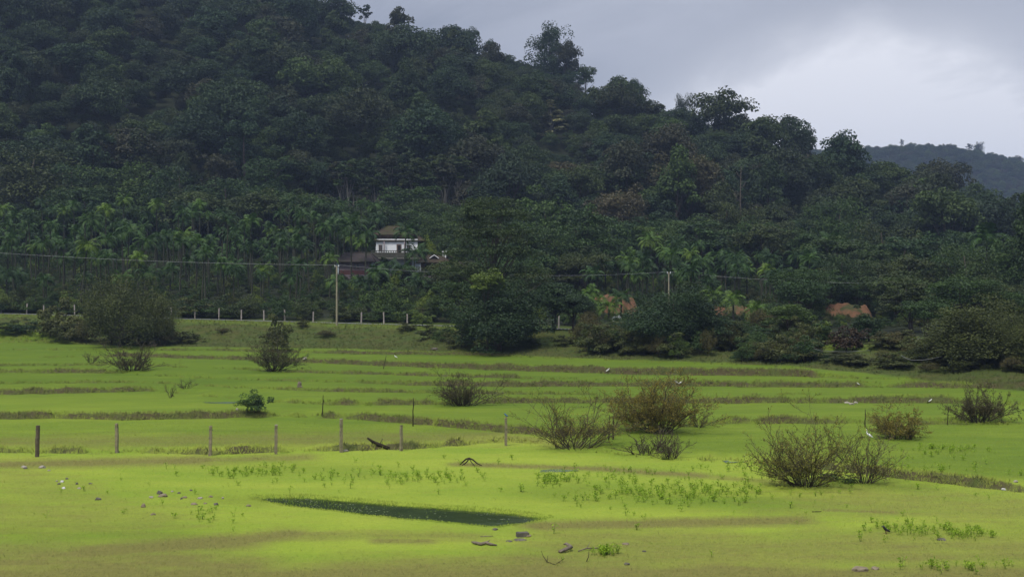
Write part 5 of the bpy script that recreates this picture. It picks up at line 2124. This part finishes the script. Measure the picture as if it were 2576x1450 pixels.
for k, (x, yb, w, h, nst, ln, lm, th, lab) in enumerate(BUSH):
    p = gp(x, yb, 40, 170)
    s = p.y / F
    V, Fq, LV, LF, lv = gen_bush(900 + k, w * s, h * s, nst, ln, 0.085 if p.y < 100 else .11, th * (0.75 if p.y < 80 else .9), 1.0)
    o = empty('bare_bush', p)
    tag(o, lab, 'bush', 'bushes standing in the fields')
    mobj('stems', np_mesh('bush_stems', V, Fq, M['twig'], False), o)
    if LV is not None:
        mobj('leaves', np_mesh('bush_leaves', LV, LF, M[lm], False, dict(var=lv)), o)

p = gp(640, 1038, 40, 170)
o = put_tree('leafy_bush', 'shrub2', 640, 979, p.y, 78, 'round leafy grey-green bush in the paddy beside the wet channel', 'bush')
for (x, yb, w, h, key, lab) in ((2095, 1205, 70, 26, 'shrub0', 'dark green leafy plant growing at the foot of the largest near bush'),
                                (2140, 1214, 46, 20, 'shrub0', 'low dark green plant under the sparser near bush'),
                                (1672, 1154, 22, 7, 'light_shrub', 'tiny yellow-green leafy tuft below the low dense bare bush')):
    p = gp(x, yb, 40, 150)
    me, tr, hh, ww = PROTO[key]
    o = empty('leafy_plant', p)
    s = p.y / F
    o.scale = (w * s / ww, w * s / ww, h * s / hh)
    tag(o, lab, 'plant')
    mobj('leaves', me, o)
    mobj('stem', tr, o)

# ------------------------------------------------------------------ birds
def bird(name, p, pathr, legs, beak, mats, label, cat, heading=0.0, scale=1.0, wing=None):
    o = empty(name, p, heading)
    o.scale = (scale,) * 3
    tag(o, label, cat)
    tb = TB()
    tb.tube([q[:3] for q in pathr], [q[3] for q in pathr], 12, squash=0.85)
    mobj('body', tb.mesh('bird_body', mats[0], True), o)
    tb = TB()
    tb.tube(beak[0], beak[1], 7)
    mobj('beak', tb.mesh('bird_beak', mats[1], True), o)
    for sy in (-1, 1):
        tb = TB()
        tb.tube([(legs[0], sy * .025, legs[1]), (legs[0] + .015, sy * .028, legs[1] * .5), (legs[0] - .005, sy * .03, 0.0)], [.011, .008, .008], 6)
        for a in (-.5, 0, .5):
            tb.tube([(legs[0], sy * .03, .006), (legs[0] - .06 * math.cos(a), sy * .03 + .05 * math.sin(a), .004)], [.007, .004], 5)
        mobj('leg', tb.mesh('bird_leg', mats[2], True), o)
    if wing:
        for sy in (-1, 1):
            tb = TB()
            tb.tube([(q[0], sy * wing[1], q[2]) for q in wing[0]], [q[3] for q in wing[0]], 10, squash=.3, up=Vector((0, 1, 0)))
            mobj('wing', tb.mesh('bird_wing', mats[3], True), o)
    return o


EGRET = [(.30, 0, .155, .008), (.24, 0, .19, .03), (.16, 0, .245, .062), (.07, 0, .30, .078), (0, 0, .345, .068), (-.045, 0, .39, .042), (-.058, 0, .44, .026), (-.035, 0, .50, .021), (-.02, 0, .545, .021),
         (-.03, 0, .585, .026), (-.055, 0, .60, .028), (-.085, 0, .595, .018), (-.10, 0, .59, .008)]
EBEAK = ([(-.088, 0, .594), (-.13, 0, .578), (-.175, 0, .56)], [.013, .009, .002])
EWING = ([(.29, 0, .16, .012), (.2, 0, .215, .04), (.1, 0, .275, .055), (.02, 0, .325, .03)], .052)
bird('egret', gp(2182, 1106, 40, 120), EGRET, (.09, .24), EBEAK, [M['white'], M['beak'], M['leg'], M['white']], 'white egret standing upright behind the sparser near bush', 'egret', 0, .92, EWING)
CROUCH = [(.26, 0, .16, .008), (.2, 0, .19, .03), (.12, 0, .235, .062), (.04, 0, .28, .075), (-.02, 0, .32, .06), (-.055, 0, .36, .036), (-.06, 0, .40, .028), (-.075, 0, .425, .03), (-.1, 0, .425, .022), (-.12, 0, .42, .008)]
CBEAK = ([(-.11, 0, .42), (-.15, 0, .405), (-.185, 0, .39)], [.013, .009, .002])
for (x, y, hd, lab, s) in ((1530, 937, 2.4, 'white egret crouching on the high bank behind the orange-olive bush', .95), (1699, 967, .2, 'white egret feeding on the bund, first of a pair behind the orange-olive bush', .85),
                           (1713, 968, 3.0, 'white egret facing away, second of a pair behind the orange-olive bush', .8), (994, 903, .4, 'white bird standing alone in the far paddy near the leaning twig', .9),
                           (2157, 969, .3, 'small white bird on the long bund beyond the near bushes', .6), (2341, 1011, 3.2, 'small whitish bird on the bund beside the lone dark twiggy bush', .6)):
    bird('egret', gp(x, y, 40, 160), CROUCH, (.06, .23), CBEAK, [M['white'], M['beak'], M['leg'], M['white']], lab, 'egret', hd, s, ([(.25, 0, .165, .012), (.17, 0, .205, .04), (.07, 0, .255, .055), (0, 0, .30, .03)], .05))
SMALL = [(.13, 0, .045, .006), (.09, 0, .062, .014), (.05, 0, .09, .036), (.0, 0, .12, .046), (-.035, 0, .15, .036), (-.05, 0, .175, .034), (-.065, 0, .195, .032), (-.085, 0, .20, .018), (-.092, 0, .20, .006)]
SBEAK = ([(-.085, 0, .198), (-.12, 0, .194), (-.15, 0, .19)], [.011, .008, .002])
if bird_perch:
    b = bird('kingfisher', bird_perch, SMALL, (.01, .075), SBEAK, [M['blue'], M['black'], M['leg'], M['blue']], 'small blue bird perched on the slim leaning fence post', 'bird', .5, 1.0, ([(.1, 0, .055, .008), (.05, 0, .088, .026), (0, 0, .12, .02)], .036))
bird('dark_bird', gp(2227, 1341, 35, 80), SMALL, (.01, .075), SBEAK, [M['black'], M['black'], M['leg'], M['black']], 'dark bird standing in the short weeds of the near grass', 'bird', .3, 1.25, ([(.12, 0, .05, .008), (.06, 0, .085, .026), (0, 0, .12, .02)], .036))

# ------------------------------------------------------------------ stones, logs, branches
def stone_mesh(seed, sx, sy, sz, mat):
    bm = bmesh.new()
    bmesh.ops.create_icosphere(bm, subdivisions=2, radius=1.0)
    o = Vector((seed * 3.7, seed * 1.3, 0))
    for v in bm.verts:
        n = mnoise.noise(v.co * 1.3 + o) * .38 + mnoise.noise(v.co * 3 + o) * .12
        v.co *= 1 + n
        v.co = Vector((v.co.x * sx, v.co.y * sy, max(-.35, v.co.z) * sz))
    me = bpy.data.meshes.new('stone')
    bm.to_mesh(me)
    bm.free()
    me.materials.append(mat)
    return me


STONES = [  # x, y, width px, height px, material, label
    (60, 1174, 14, 7, 'l', 'pale stone beside a dark stone, nearest the first fence post'), (64, 1177, 12, 6, 'd', 'dark stone touching a pale one near the first fence post'),
    (106, 1175, 17, 9, 'l', 'largest pale stone on the brownish grass by the first fence post'), (123, 1182, 9, 5, 'l', 'small pale stone with a weed beside it'),
    (156, 1211, 10, 8, 'w', 'bright white stone, upper one of two'), (160, 1227, 11, 7, 'w', 'bright white stone, lower one of two'), (143, 1209, 6, 5, 'l', 'little pale stone left of the white stones'),
    (148, 1216, 9, 6, 'd', 'dark stone against the upper white stone'), (168, 1203, 9, 5, 'd', 'dark flat stone above the white stones'), (199, 1227, 10, 5, 'l', 'flat pale stone right of the white stones'),
    (193, 1216, 8, 7, 'd', 'dark pointed stone right of the white stones'), (228, 1215, 10, 5, 'd', 'greyish stone apart to the right of the white stones'),
    (402, 1240, 18, 11, 'd', 'black lump on top of the rubble patch'), (410, 1247, 26, 10, 'b', 'broad brown stone beneath the black lump'), (380, 1250, 12, 7, 'l', 'pale stone at the start of the rubble patch'),
    (247, 1255, 16, 9, 'd', 'lone dark stone midway between white stones and rubble'), (361, 1273, 14, 12, 'b', 'upright brown triangular stone below the rubble'),
    (385, 1293, 14, 7, 'b', 'brown stone with a weed below the rubble'), (433, 1235, 8, 5, 'l', 'small light stone above the rubble'), (450, 1239, 10, 6, 'd', 'small grey stone above the rubble'),
    (465, 1250, 13, 6, 'b', 'brown flat stone in the rubble middle'), (456, 1253, 8, 6, 'd', 'dark pebble in the rubble middle'), (488, 1267, 18, 9, 'b', 'large tan wedge stone in the rubble'),
    (503, 1252, 16, 6, 'l', 'flat pale stone on the far side of the rubble'), (530, 1248, 13, 6, 'b', 'brown stone near the end of the rubble'), (543, 1268, 15, 9, 'd', 'blue-grey stone at the near end of the rubble'),
    (516, 1265, 9, 5, 'b', 'small brown stone between the wedge and blue-grey stones'), (560, 1252, 8, 6, 'l', 'small pale stone past the rubble'), (625, 1271, 14, 6, 'b', 'tan stone at the tip of the pond'),
    (480, 1232, 10, 5, 'd', 'grey stone at the back of the rubble'), (596, 1030, 9, 8, 'l', 'cream coloured stone beside the round leafy bush'),
    (2524, 1230, 12, 8, 'w', 'white slab lying below the bank near the picture edge'), (2554, 1211, 14, 8, 'l', 'pale stone on the paddy at the picture edge'),
    (2130, 1012, 14, 6, 'l', 'pale stone in the gap of the long bund, leftmost of three'), (2141, 1015, 16, 6, 'l', 'pale flat stone in the gap of the long bund, middle of three'), (2152, 1012, 10, 6, 'l', 'pale rounder stone in the gap of the long bund, rightmost of three'),
    (767, 905, 12, 8, 'l', 'pale stone pile beside the dense dark twiggy bush'), (1307, 1356, 36, 6, 'd', 'flat grey stone in front of the concrete block'), (1280, 1359, 20, 4, 'd', 'thin flat stone left of the flat grey stone'),
    (2162, 1433, 42, 15, 'b', 'large grey-brown rock at the bottom edge'), (2200, 1429, 24, 10, 'b', 'smaller rock right of the large bottom rock'), (2368, 1356, 26, 7, 'd', 'dark flat stone in the dry grass'),
    (1574, 1367, 20, 7, 'b', 'small stone among the bottom grass right of the branches'), (1577, 1418, 16, 8, 'd', 'grey stone low in the bottom grass'), (1093, 878, 20, 8, 'd', 'dark lump on the bank left of the front tree'),
    (870, 1133, 16, 7, 'l', 'pale stone by the tall straight fence post'), (1620, 1385, 12, 5, 'd', 'little dark stone right of the green tuft'), (1245, 1330, 18, 6, 'd', 'dark stone at the near shore of the pond'),
]
M['stone_w'] = simple_mat('stone_white', (0.42, 0.41, 0.40), (0.56, 0.55, 0.53), 4.0, 0.9, 0.4, 0.1)
SM = {'l': M['stone_l'], 'd': M['stone_d'], 'b': M['stone_b'], 'w': M['stone_w']}
for k, (x, y, w, h, mt, lab) in enumerate(STONES):
    p = gp(x, y + 1, 35, 170)
    s = p.y / F
    p.z = max(p.z, POND_Z)
    o = mobj('stone', stone_mesh(k + 1, w * s / 2, w * s / 2.4, h * s * .62, SM[mt]), None, p + Vector((0, 0, h * s * .12)))
    o.rotation_euler = (0, 0, (k * 1.7) % 6.28)
    tag(o, lab, 'stone', 'loose stones in the grass')


def log_thing(name, pts, rads, mat, label, cat, twigs=(), n=8):
    """pts in picture coordinates (x, y, height above ground m); first is on the ground"""
    W = []
    for (x, y, hgt) in pts:
        q = gp(x, y, 35, 150)
        W.append(q + Vector((0, 0, hgt)))
    c = W[0].copy()
    o = empty(name, c)
    tag(o, label, cat)
    mobj('stem', TB().tube([q - c for q in W], rads, n).mesh(name + '_stem', mat, True), o)
    for tw in twigs:
        T = [gp(x, y, 35, 150) + Vector((0, 0, hh_)) - c for (x, y, hh_) in tw[0]]
        mobj('branch', TB().tube(T, tw[1], 6).mesh(name + '_branch', mat, True), o)
    return o


log_thing('fallen_log', [(977, 1129, .06), (955, 1122, .09), (938, 1119, .16), (924, 1122, .42)], [.10, .09, .08, .05], M['stick'], 'dark fallen log slanting between two fence posts', 'log',
          [([(955, 1121, .1), (962, 1115, .25)], [.03, .015])])
log_thing('arched_branch', [(1158, 1167, .02), (1164, 1168, .14), (1172, 1168, .26), (1180, 1168, .30), (1190, 1169, .24), (1200, 1170, .10), (1212, 1171, .02)], [.03, .035, .04, .045, .035, .03, .015], M['stick'],
          'arched dark dead branch lying on the bright grass', 'branch', [([(1180, 1168, .28), (1173, 1169, .14), (1163, 1170, .01)], [.035, .03, .03]), ([(1180, 1168, .28), (1187, 1170, .12), (1194, 1172, .02)], [.025, .02, .015])])
log_thing('driftwood', [(1187, 1366, .05), (1198, 1369, .06), (1210, 1371, .05), (1222, 1369, .07), (1234, 1371, .05), (1250, 1372, .03)], [.03, .05, .055, .05, .045, .02], M['drift'], 'weathered snaking piece of driftwood near the bottom', 'driftwood',
          [([(1222, 1369, .08), (1232, 1368, .14)], [.025, .01])])
log_thing('driftwood', [(1405, 1389, .04), (1420, 1388, .08), (1436, 1384, .12), (1424, 1379, .16), (1418, 1377, .12)], [.04, .06, .06, .045, .02], M['drift'], 'knotty forked driftwood at the bottom, left of the green tuft', 'driftwood',
          [([(1420, 1388, .1), (1408, 1391, .05)], [.04, .02])])
log_thing('branch', [(1454, 1387, .03), (1475, 1383, .07), (1505, 1381, .05), (1530, 1379, .03)], [.018, .022, .018, .008], M['drift'], 'long thin grey branch right of the knotty driftwood', 'branch',
          [([(1475, 1383, .06), (1484, 1380, .22)], [.012, .006])])
log_thing('dead_twig', [(1396, 1420, .02), (1376, 1414, .03), (1366, 1410, .15), (1361, 1409, .3)], [.010, .012, .009, .005], M['stick'], 'forked dead twig sticking up from the bottom grass', 'twig',
          [([(1376, 1414, .02), (1377, 1412, .18)], [.009, .005]), ([(1396, 1420, .02), (1420, 1413, .12)], [.010, .004])])
log_thing('stick', [(1208, 1349, .02), (1222, 1350, .04), (1240, 1349, .03)], [.012, .014, .008], M['drift'], 'small pale stick on the grass left of the concrete block', 'stick')
log_thing('stick', [(1475, 1412, .02), (1480, 1409, .12), (1481, 1408, .28)], [.014, .012, .006], M['stick'], 'short upright stick beside the bright green tuft', 'stick')
log_thing('stick', [(2042, 1287, .02), (2066, 1287, .03)], [.015, .012], M['stick'], 'thin dark stick lying in the grass below the near bushes', 'stick')
p = gp(1314, 1348, 35, 80)
s = p.y / F
o = empty('concrete_block', p, R(12))
tag(o, 'square grey-brown concrete block lying on the grass beyond the driftwood', 'block')
bm = bmesh.new()
bmesh.ops.create_cube(bm, size=1)
bmesh.ops.bevel(bm, geom=bm.edges[:], offset=.06, segments=2, affect='EDGES')
bmesh.ops.subdivide_edges(bm, edges=bm.edges[:], cuts=1)
for v in bm.verts:
    v.co += v.co.normalized() * mnoise.noise(v.co * 2.3) * .08
    v.co = Vector((v.co.x * 30 * s, v.co.y * .32, (v.co.z + .42) * 12 * s))
me = bpy.data.meshes.new('block')
bm.to_mesh(me)
bm.free()
me.materials.append(M['stone_d'])
mobj('body', me, o)
mobj('chipped_edge', stone_mesh(99, .10, .08, .05, M['stone_b']), o, (.17, -.12, .03))
p = gp(753, 974, 60, 150)
o = empty('tree_stump', p)
tag(o, 'small grey tree stump on the bund left of the leafless fan bush', 'stump')
mobj('trunk', TB().tube([(0, 0, -.1), (0, 0, .1), (.01, 0, .3), (.03, 0, .42)], [.20, .17, .14, .12], 9).mesh('stump', M['drift'], True), o)
mobj('root', TB().tube([(.1, -.1, .1), (.28, -.15, .0)], [.06, .03], 6).mesh('stump_root', M['drift'], True), o)

# pale pipe strung along the bank
def pipe(pts, label):
    W = [at(*q) for q in pts]
    c = W[0].copy()
    o = mobj('pipe', TB().tube([q - c for q in W], .02, 6).mesh('pipe', M['pipe'], True), None, c)
    tag(o, label, 'pipe')


pipe([(2046, 876, 118), (2062, 881, 118), (2095, 883, 118), (2130, 884, 118), (2165, 882, 118), (2188, 880, 118)], 'thin pale pipe strung along the bank below the reddish shrub')
pipe([(2266, 893, 113), (2278, 900, 112), (2292, 905, 112), (2320, 905, 111.5), (2345, 901, 111), (2368, 896, 111)], 'sagging pale pipe hanging in front of the great olive bush')

# ------------------------------------------------------------------ puddles
def puddle(x, y, w, h, seed, z_off=.010):
    """shallow standing water in the sward"""
    rng = random.Random(seed)
    pts = []
    for i in range(40):
        a = 6.283 * i / 40
        r = 1 + .16 * math.sin(3 * a + seed) + .10 * math.sin(5 * a + seed * 2) + .06 * math.sin(9 * a)
        q = gp(x + math.cos(a) * w / 2 * r, y + math.sin(a) * h / 2 * r, 35, 170)
        pts.append(q)
    zz = sum(q.z for q in pts) / len(pts) + z_off
    water_sheet('puddle', pts, M['puddle'], zz)


puddle(1400, 1183, 90, 7, 1)
puddle(1845, 1160, 60, 7, 2)
puddle(560, 1012, 90, 4, 4, .008)

# ------------------------------------------------------------------ grass and weeds
def grass_cover():
    rng = np.random.default_rng(12)
    n = 150000
    d = np.sqrt(rng.uniform(33.0 ** 2, 84.0 ** 2, n * 2))
    keep = rng.uniform(size=n * 2) < (38.0 / d) ** 1.1
    d = d[keep][:n]
    n = len(d)
    u = rng.uniform(-.43, .43, n)
    z, soil, emb, back, lush_shade, dry, *_ = ground_chars(u, d)
    pm = pond_mask(CX + F * u, d)
    ok = pm < 0.55
    u, d, z, soil, emb, back, lush_shade, dry = [a[ok] for a in (u, d, z, soil, emb, back, lush_shade, dry)]
    n = len(d)
    base = np.stack([u * d, d, z - .01], 1)
    h = rng.uniform(.03, .085, n) * (1 + .9 * dry)
    h *= np.where(rng.uniform(size=n) < .05, 1.7, 1)
    w = rng.uniform(.012, .024, n) * (d / 45)
    a = rng.uniform(.15, 2.99, n)
    L = rng.uniform(.05, .12, n) * (1 + .5 * dry)
    hz = h * rng.uniform(.35, .9, n)
    side = np.stack([-np.sin(a) * w, np.cos(a) * w, np.zeros(n)], 1)
    tip = base + np.stack([np.cos(a) * L, np.sin(a) * L, hz], 1)
    V = np.stack([base + side, base - side, tip], 1)
    nz_ = np.cross(V[:, 1] - V[:, 0], V[:, 2] - V[:, 0])[:, 2]
    V[nz_ < 0] = V[nz_ < 0][:, [1, 0, 2]]
    V = V.reshape(-1, 3)
    Fq = np.arange(n * 3).reshape(n, 3)
    rep = lambda q: np.repeat(q, 3)
    var = rng.uniform(.1, .8, n)
    me = np_mesh('grass', V, Fq, M['blade'], False, dict(soil=rep(soil), emb=rep(emb), back=rep(back), lush_shade=rep(lush_shade), dry=rep(dry), var=rep(var)))
    o = mobj('grass', me)
    tag(o, 'short yellow-green grass covering the near field', 'grass', kind='stuff')


grass_cover()


def bund_grass():
    """rough tufts along the bunds and over the embankment"""
    rng = np.random.default_rng(14)
    us, ds = [], []
    rc, ztop = None, None
    u0 = rng.uniform(-.42, .42, 9000)
    rc, ztop = riser_cols(u0)
    for (dk, h, p) in rc:
        k = rng.uniform(size=len(u0)) < p * .33
        us.append(u0[k])
        ds.append(dk[k] + rng.uniform(-.1, .9, k.sum()))
    u1 = rng.uniform(-.42, .42, 16000)
    rc1, zt1 = riser_cols(u1)
    x1 = CX + F * u1
    de = (H - zt1) * F / (np.interp(x1, EMB_X, EMB_Y) - CY)
    dr = smooth_interp(x1, ROAD_X, ROAD_D)
    us.append(u1)
    ds.append(de + (dr - de) * rng.uniform(0, 1, len(u1)))
    # fringe round the pond
    pw = np.array([(q.x, q.y) for q in POND_W])
    k = rng.integers(0, len(pw), 500)
    t = rng.uniform(0, 1, 500)[:, None]
    fr = pw[k] * (1 - t) + pw[(k + 1) % len(pw)] * t + rng.normal(0, .10, (500, 2))
    us.append(fr[:, 0] / fr[:, 1])
    ds.append(fr[:, 1])
    u = np.concatenate(us)
    d = np.concatenate(ds)
    z, soil, emb, back, lush_shade, dry, *_ = ground_chars(u, d)
    n = len(u)
    k = 4
    u, d, z, soil, emb, back, lush_shade, dry = [np.repeat(q, k) for q in (u, d, z, soil, emb, back, lush_shade, dry)]
    N_ = len(u)
    base = np.stack([u * d + rng.normal(0, .08, N_), d + rng.normal(0, .08, N_), z - .03], 1)
    h = rng.uniform(.08, .26, N_) * np.where(d < 57, .4, 1.0)
    w = rng.uniform(.015, .03, N_) * d / 70
    a = rng.uniform(-.6, .6, N_)
    side = np.stack([np.cos(a) * w, np.sin(a) * w, np.zeros(N_)], 1)
    tip = base + np.column_stack([rng.normal(0, .5, (N_, 2)) * h[:, None], h])
    V = np.stack([base - side, base + side, tip], 1).reshape(-1, 3)
    rep = lambda q: np.repeat(q, 3)
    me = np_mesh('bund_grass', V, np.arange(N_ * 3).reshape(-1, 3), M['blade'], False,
                 dict(soil=rep(soil * .55), emb=rep(emb), back=rep(back), lush_shade=rep(lush_shade), dry=rep(np.maximum(dry, .3)), var=rep(rng.uniform(0, .9, N_))))
    nrm = np.tile(np.array([0, -.35, 1.0]), (len(V), 1)) + rng.normal(0, .25, (len(V), 3))
    me.normals_split_custom_set_from_vertices([tuple(q) for q in unit(nrm)])
    o = mobj('bund_grass', me)
    tag(o, 'rough grass tufts along the bunds and the embankment', 'grass', kind='stuff')


bund_grass()


def weed_mesh(seed):
    rng = np.random.default_rng(seed)
    rr = random.Random(seed)
    tb = TB()
    P = []
    for s in range(rr.randint(2, 4)):
        a = rr.uniform(0, 6.28)
        ht = rr.uniform(.16, .32)
        tip = Vector((math.cos(a) * .10, math.sin(a) * .10, ht))
        tb.tube([(tip.x * .2, tip.y * .2, -.03), (tip.x * .5, tip.y * .5, ht * .5), tip], [.008, .006, .004], 3, cap=False)
        for k in range(7):
            t = rr.uniform(.45, 1.05)
            P.append((tip.x * t + rr.gauss(0, .05), tip.y * t + rr.gauss(0, .05), ht * t))
    P = np.array(P)
    Nn = unit(rng.normal(size=P.shape) * .6 + [0, 0, 1])
    LV, LF = leaf_quads(P, Nn, .088, .052, rng)
    return tb, LV, LF, np.repeat(rng.uniform(.2, .8, len(P)), 4)


def weeds():
    protos = [weed_mesh(700 + i) for i in range(8)]
    rng = np.random.default_rng(44)
    clusters = [(1700, 1240, 240, 26, 230), (1395, 1208, 50, 14, 46), (1080, 1200, 120, 18, 55), (690, 1182, 90, 12, 24), (2280, 1330, 140, 16, 50), (900, 1200, 200, 22, 40), (2420, 1345, 120, 14, 50),
                (1560, 1195, 200, 14, 36), (2430, 1430, 200, 12, 34), (540, 1300, 90, 20, 16), (1300, 1250, 1200, 90, 120), (1900, 1180, 150, 14, 50), (2350, 1180, 160, 40, 50), (1525, 1393, 26, 6, 40), (600, 1190, 120, 14, 40), (2380, 1130, 90, 10, 60), (2200, 1180, 120, 12, 30)]
    spots = []
    for (x, y, sx, sy, n) in clusters:
        k = 0
        while k < n:
            px, py = x + rng.normal() * sx * .5, y + rng.normal() * sy * .6
            if 1120 < py < 1449 and -40 < px < 2620 and not (620 < px < 1390 and 1245 < py < 1332):
                spots.append((px, py))
            k += 1
    xs = np.array([q[0] for q in spots])
    ys = np.array([q[1] for q in spots])
    # flat solve for the ground distance, then the height there
    u = U(xs)
    d = (H - .02) * F / (ys - CY)
    z = terrain_full(u, d)[0]
    d = (H - z) * F / (ys - CY)
    z = terrain_full(u, d)[0]
    order = np.argsort(-ys)
    big = set(int(i) for i in rng.permutation(order)[:60])
    WM = []
    for (tb, LV, LF, lv) in protos:
        WM.append((tb.mesh('weed_stem', M['leaf_weed_stem']), np_mesh('weed_leaves', LV, LF, M['leaf_weed'], False, dict(var=lv))))
    SV, SF, LVs, LFs, lva = [], [], [], [], []
    so = lo = 0
    for i in range(len(xs)):
        k = int(rng.integers(0, 8))
        s = rng.uniform(.45, .95)
        a = rng.uniform(0, 6.28)
        p = np.array([u[i] * d[i], d[i], z[i]])
        if i in big:
            o = empty('weed_plant', tuple(p), a)
            o.scale = (s * 1.25,) * 3
            tag(o, 'leafy green weed standing above the short grass of the near field', 'weed', 'taller weeds in the near field')
            mobj('stem', WM[k][0], o)
            mobj('leaves', WM[k][1], o)
            continue
        tb, LV, LF, lv = protos[k]
        SVk = frond_xf(np.array([tuple(v) for v in tb.v]), a, s) + p
        SV.append(SVk)
        SF.append(np.array(tb.f) + so)
        so += len(SVk)
        LVs.append(frond_xf(LV, a, s) + p)
        LFs.append(LF + lo)
        lo += len(LV)
        lva.append(lv)
    V = np.concatenate([np.concatenate(SV), np.concatenate(LVs)])
    Fq = np.concatenate([np.concatenate(SF), np.concatenate(LFs) + so])
    var = np.concatenate([np.full(so, .3), np.concatenate(lva)])
    o = mobj('weeds', np_mesh('weeds', V, Fq, M['leaf_weed'], False, dict(var=var)))
    tag(o, 'scattered small leafy weeds over the near grass', 'weeds', kind='stuff')


M['leaf_weed_stem'] = simple_mat('weed_stem', (0.06, 0.12, 0.02), (0.09, 0.15, 0.03), 5.0, .8, 0, .1)
weeds()


def pond_plants():
    """thin grass standing in the shallow end and floating leaf flecks"""
    rng = np.random.default_rng(71)
    poly = [(q.x, q.y) for q in POND_W]
    xs = [q[0] for q in poly]
    ys = [q[1] for q in poly]
    n = 26000
    X = rng.uniform(min(xs) - .4, max(xs) + .4, n)
    Y = rng.uniform(min(ys) - .4, max(ys) + .4, n)
    sd = poly_sd(X, Y, poly)
    t = (X - min(xs)) / (max(xs) - min(xs))
    patch = fnoise(X * .8, Y * .8, 5, 3) + .5
    keep = (sd < .35) & (rng.uniform(size=n) < np.where(sd > -.25, .8, np.where(t < .42, .16 * (1 - t / .42) + .05, .006 + .05 * (patch > .66))))
    X, Y, sd, t = X[keep], Y[keep], sd[keep], t[keep]
    n = len(X)
    h = rng.uniform(.03, .085, n) * np.where(sd > -.25, 1.0, .7)
    w = rng.uniform(.012, .022, n)
    a = rng.uniform(-.6, .6, n)
    base = np.stack([X, Y, np.full(n, POND_Z - .01)], 1)
    base[:, 2] = np.maximum(base[:, 2], terrain_full(X / Y, Y)[0] - .01)
    side = np.stack([np.cos(a) * w, np.sin(a) * w, np.zeros(n)], 1)
    tip = base + np.column_stack([rng.normal(0, .35, (n, 2)) * h[:, None], h])
    V = np.stack([base - side, base + side, tip], 1).reshape(-1, 3)
    rep = lambda q: np.repeat(q, 3)
    z, soil, emb, back, lush_shade, dry, *_ = ground_chars(X / Y, Y)
    me = np_mesh('pond_grass', V, np.arange(n * 3).reshape(-1, 3), M['blade'], False,
                 dict(soil=rep(soil * 0), emb=rep(emb * 0), back=rep(emb * 0), lush_shade=rep(np.where(sd > 0, .5, 1.0)), dry=rep(dry * .4), var=rep(rng.uniform(0, .8, n))))
    nrm = np.tile(np.array([0, -.3, 1.0]), (len(V), 1)) + rng.normal(0, .2, (len(V), 3))
    me.normals_split_custom_set_from_vertices([tuple(q) for q in unit(nrm)])
    tag(mobj('pond_grass', me), 'fine grass standing in the shallows and along the edge of the pond', 'grass', kind='stuff')
    n = 120
    X = rng.uniform(min(xs), max(xs), n * 30)
    Y = rng.uniform(min(ys), max(ys), n * 30)
    sd = poly_sd(X, Y, poly)
    pt = fnoise(X * .6, Y * 1.2, 8, 3)
    k = (sd < -.15) & (pt > .07)
    X, Y = X[k][:n], Y[k][:n]
    P = np.stack([X, Y, np.full(len(X), POND_Z + .006)], 1)
    LV, LF = leaf_quads(P, np.tile([0, 0, 1.0], (len(X), 1)) + rng.normal(0, .03, (len(X), 3)), .10, .06, rng)
    LV[:, 2] = POND_Z + .006
    tag(mobj('floating_leaves', np_mesh('floating_leaves', LV, LF, M['leaf_float'], False, dict(var=np.repeat(rng.uniform(.2, .8, len(X)), 4)))),
        'small pale floating leaves scattered over the pond', 'leaves', kind='stuff')


M['leaf_float'] = leaf_mat('leaf_float', [(0.10, 0.13, 0.10), (0.15, 0.18, 0.14)], trans=.05)
pond_plants()

# ------------------------------------------------------------------ air
def haze():
    bm = bmesh.new()
    bmesh.ops.create_cube(bm, size=1)
    me = bpy.data.meshes.new('haze')
    lo, hi = Vector((-3700, -40, -60)), Vector((3700, 3300, 330))
    for v in bm.verts:
        v.co = Vector([(lo[i] + hi[i]) / 2 + v.co[i] * (hi[i] - lo[i]) for i in range(3)])
    bm.to_mesh(me)
    bm.free()
    m = bpy.data.materials.new('haze')
    m.use_nodes = True
    nt = m.node_tree
    nt.nodes.clear()
    out = nt.nodes.new('ShaderNodeOutputMaterial')
    v = nt.nodes.new('ShaderNodeVolumePrincipled')
    v.inputs['Color'].default_value = (0.52, 0.67, 1.0, 1)
    v.inputs['Density'].default_value = 0.00019
    v.inputs['Anisotropy'].default_value = 0.2
    nt.links.new(v.outputs[0], out.inputs['Volume'])
    me.materials.append(m)
    o = mobj('haze', me)
    tag(o, 'thin bluish monsoon haze in the air', 'haze', kind='stuff')


haze()
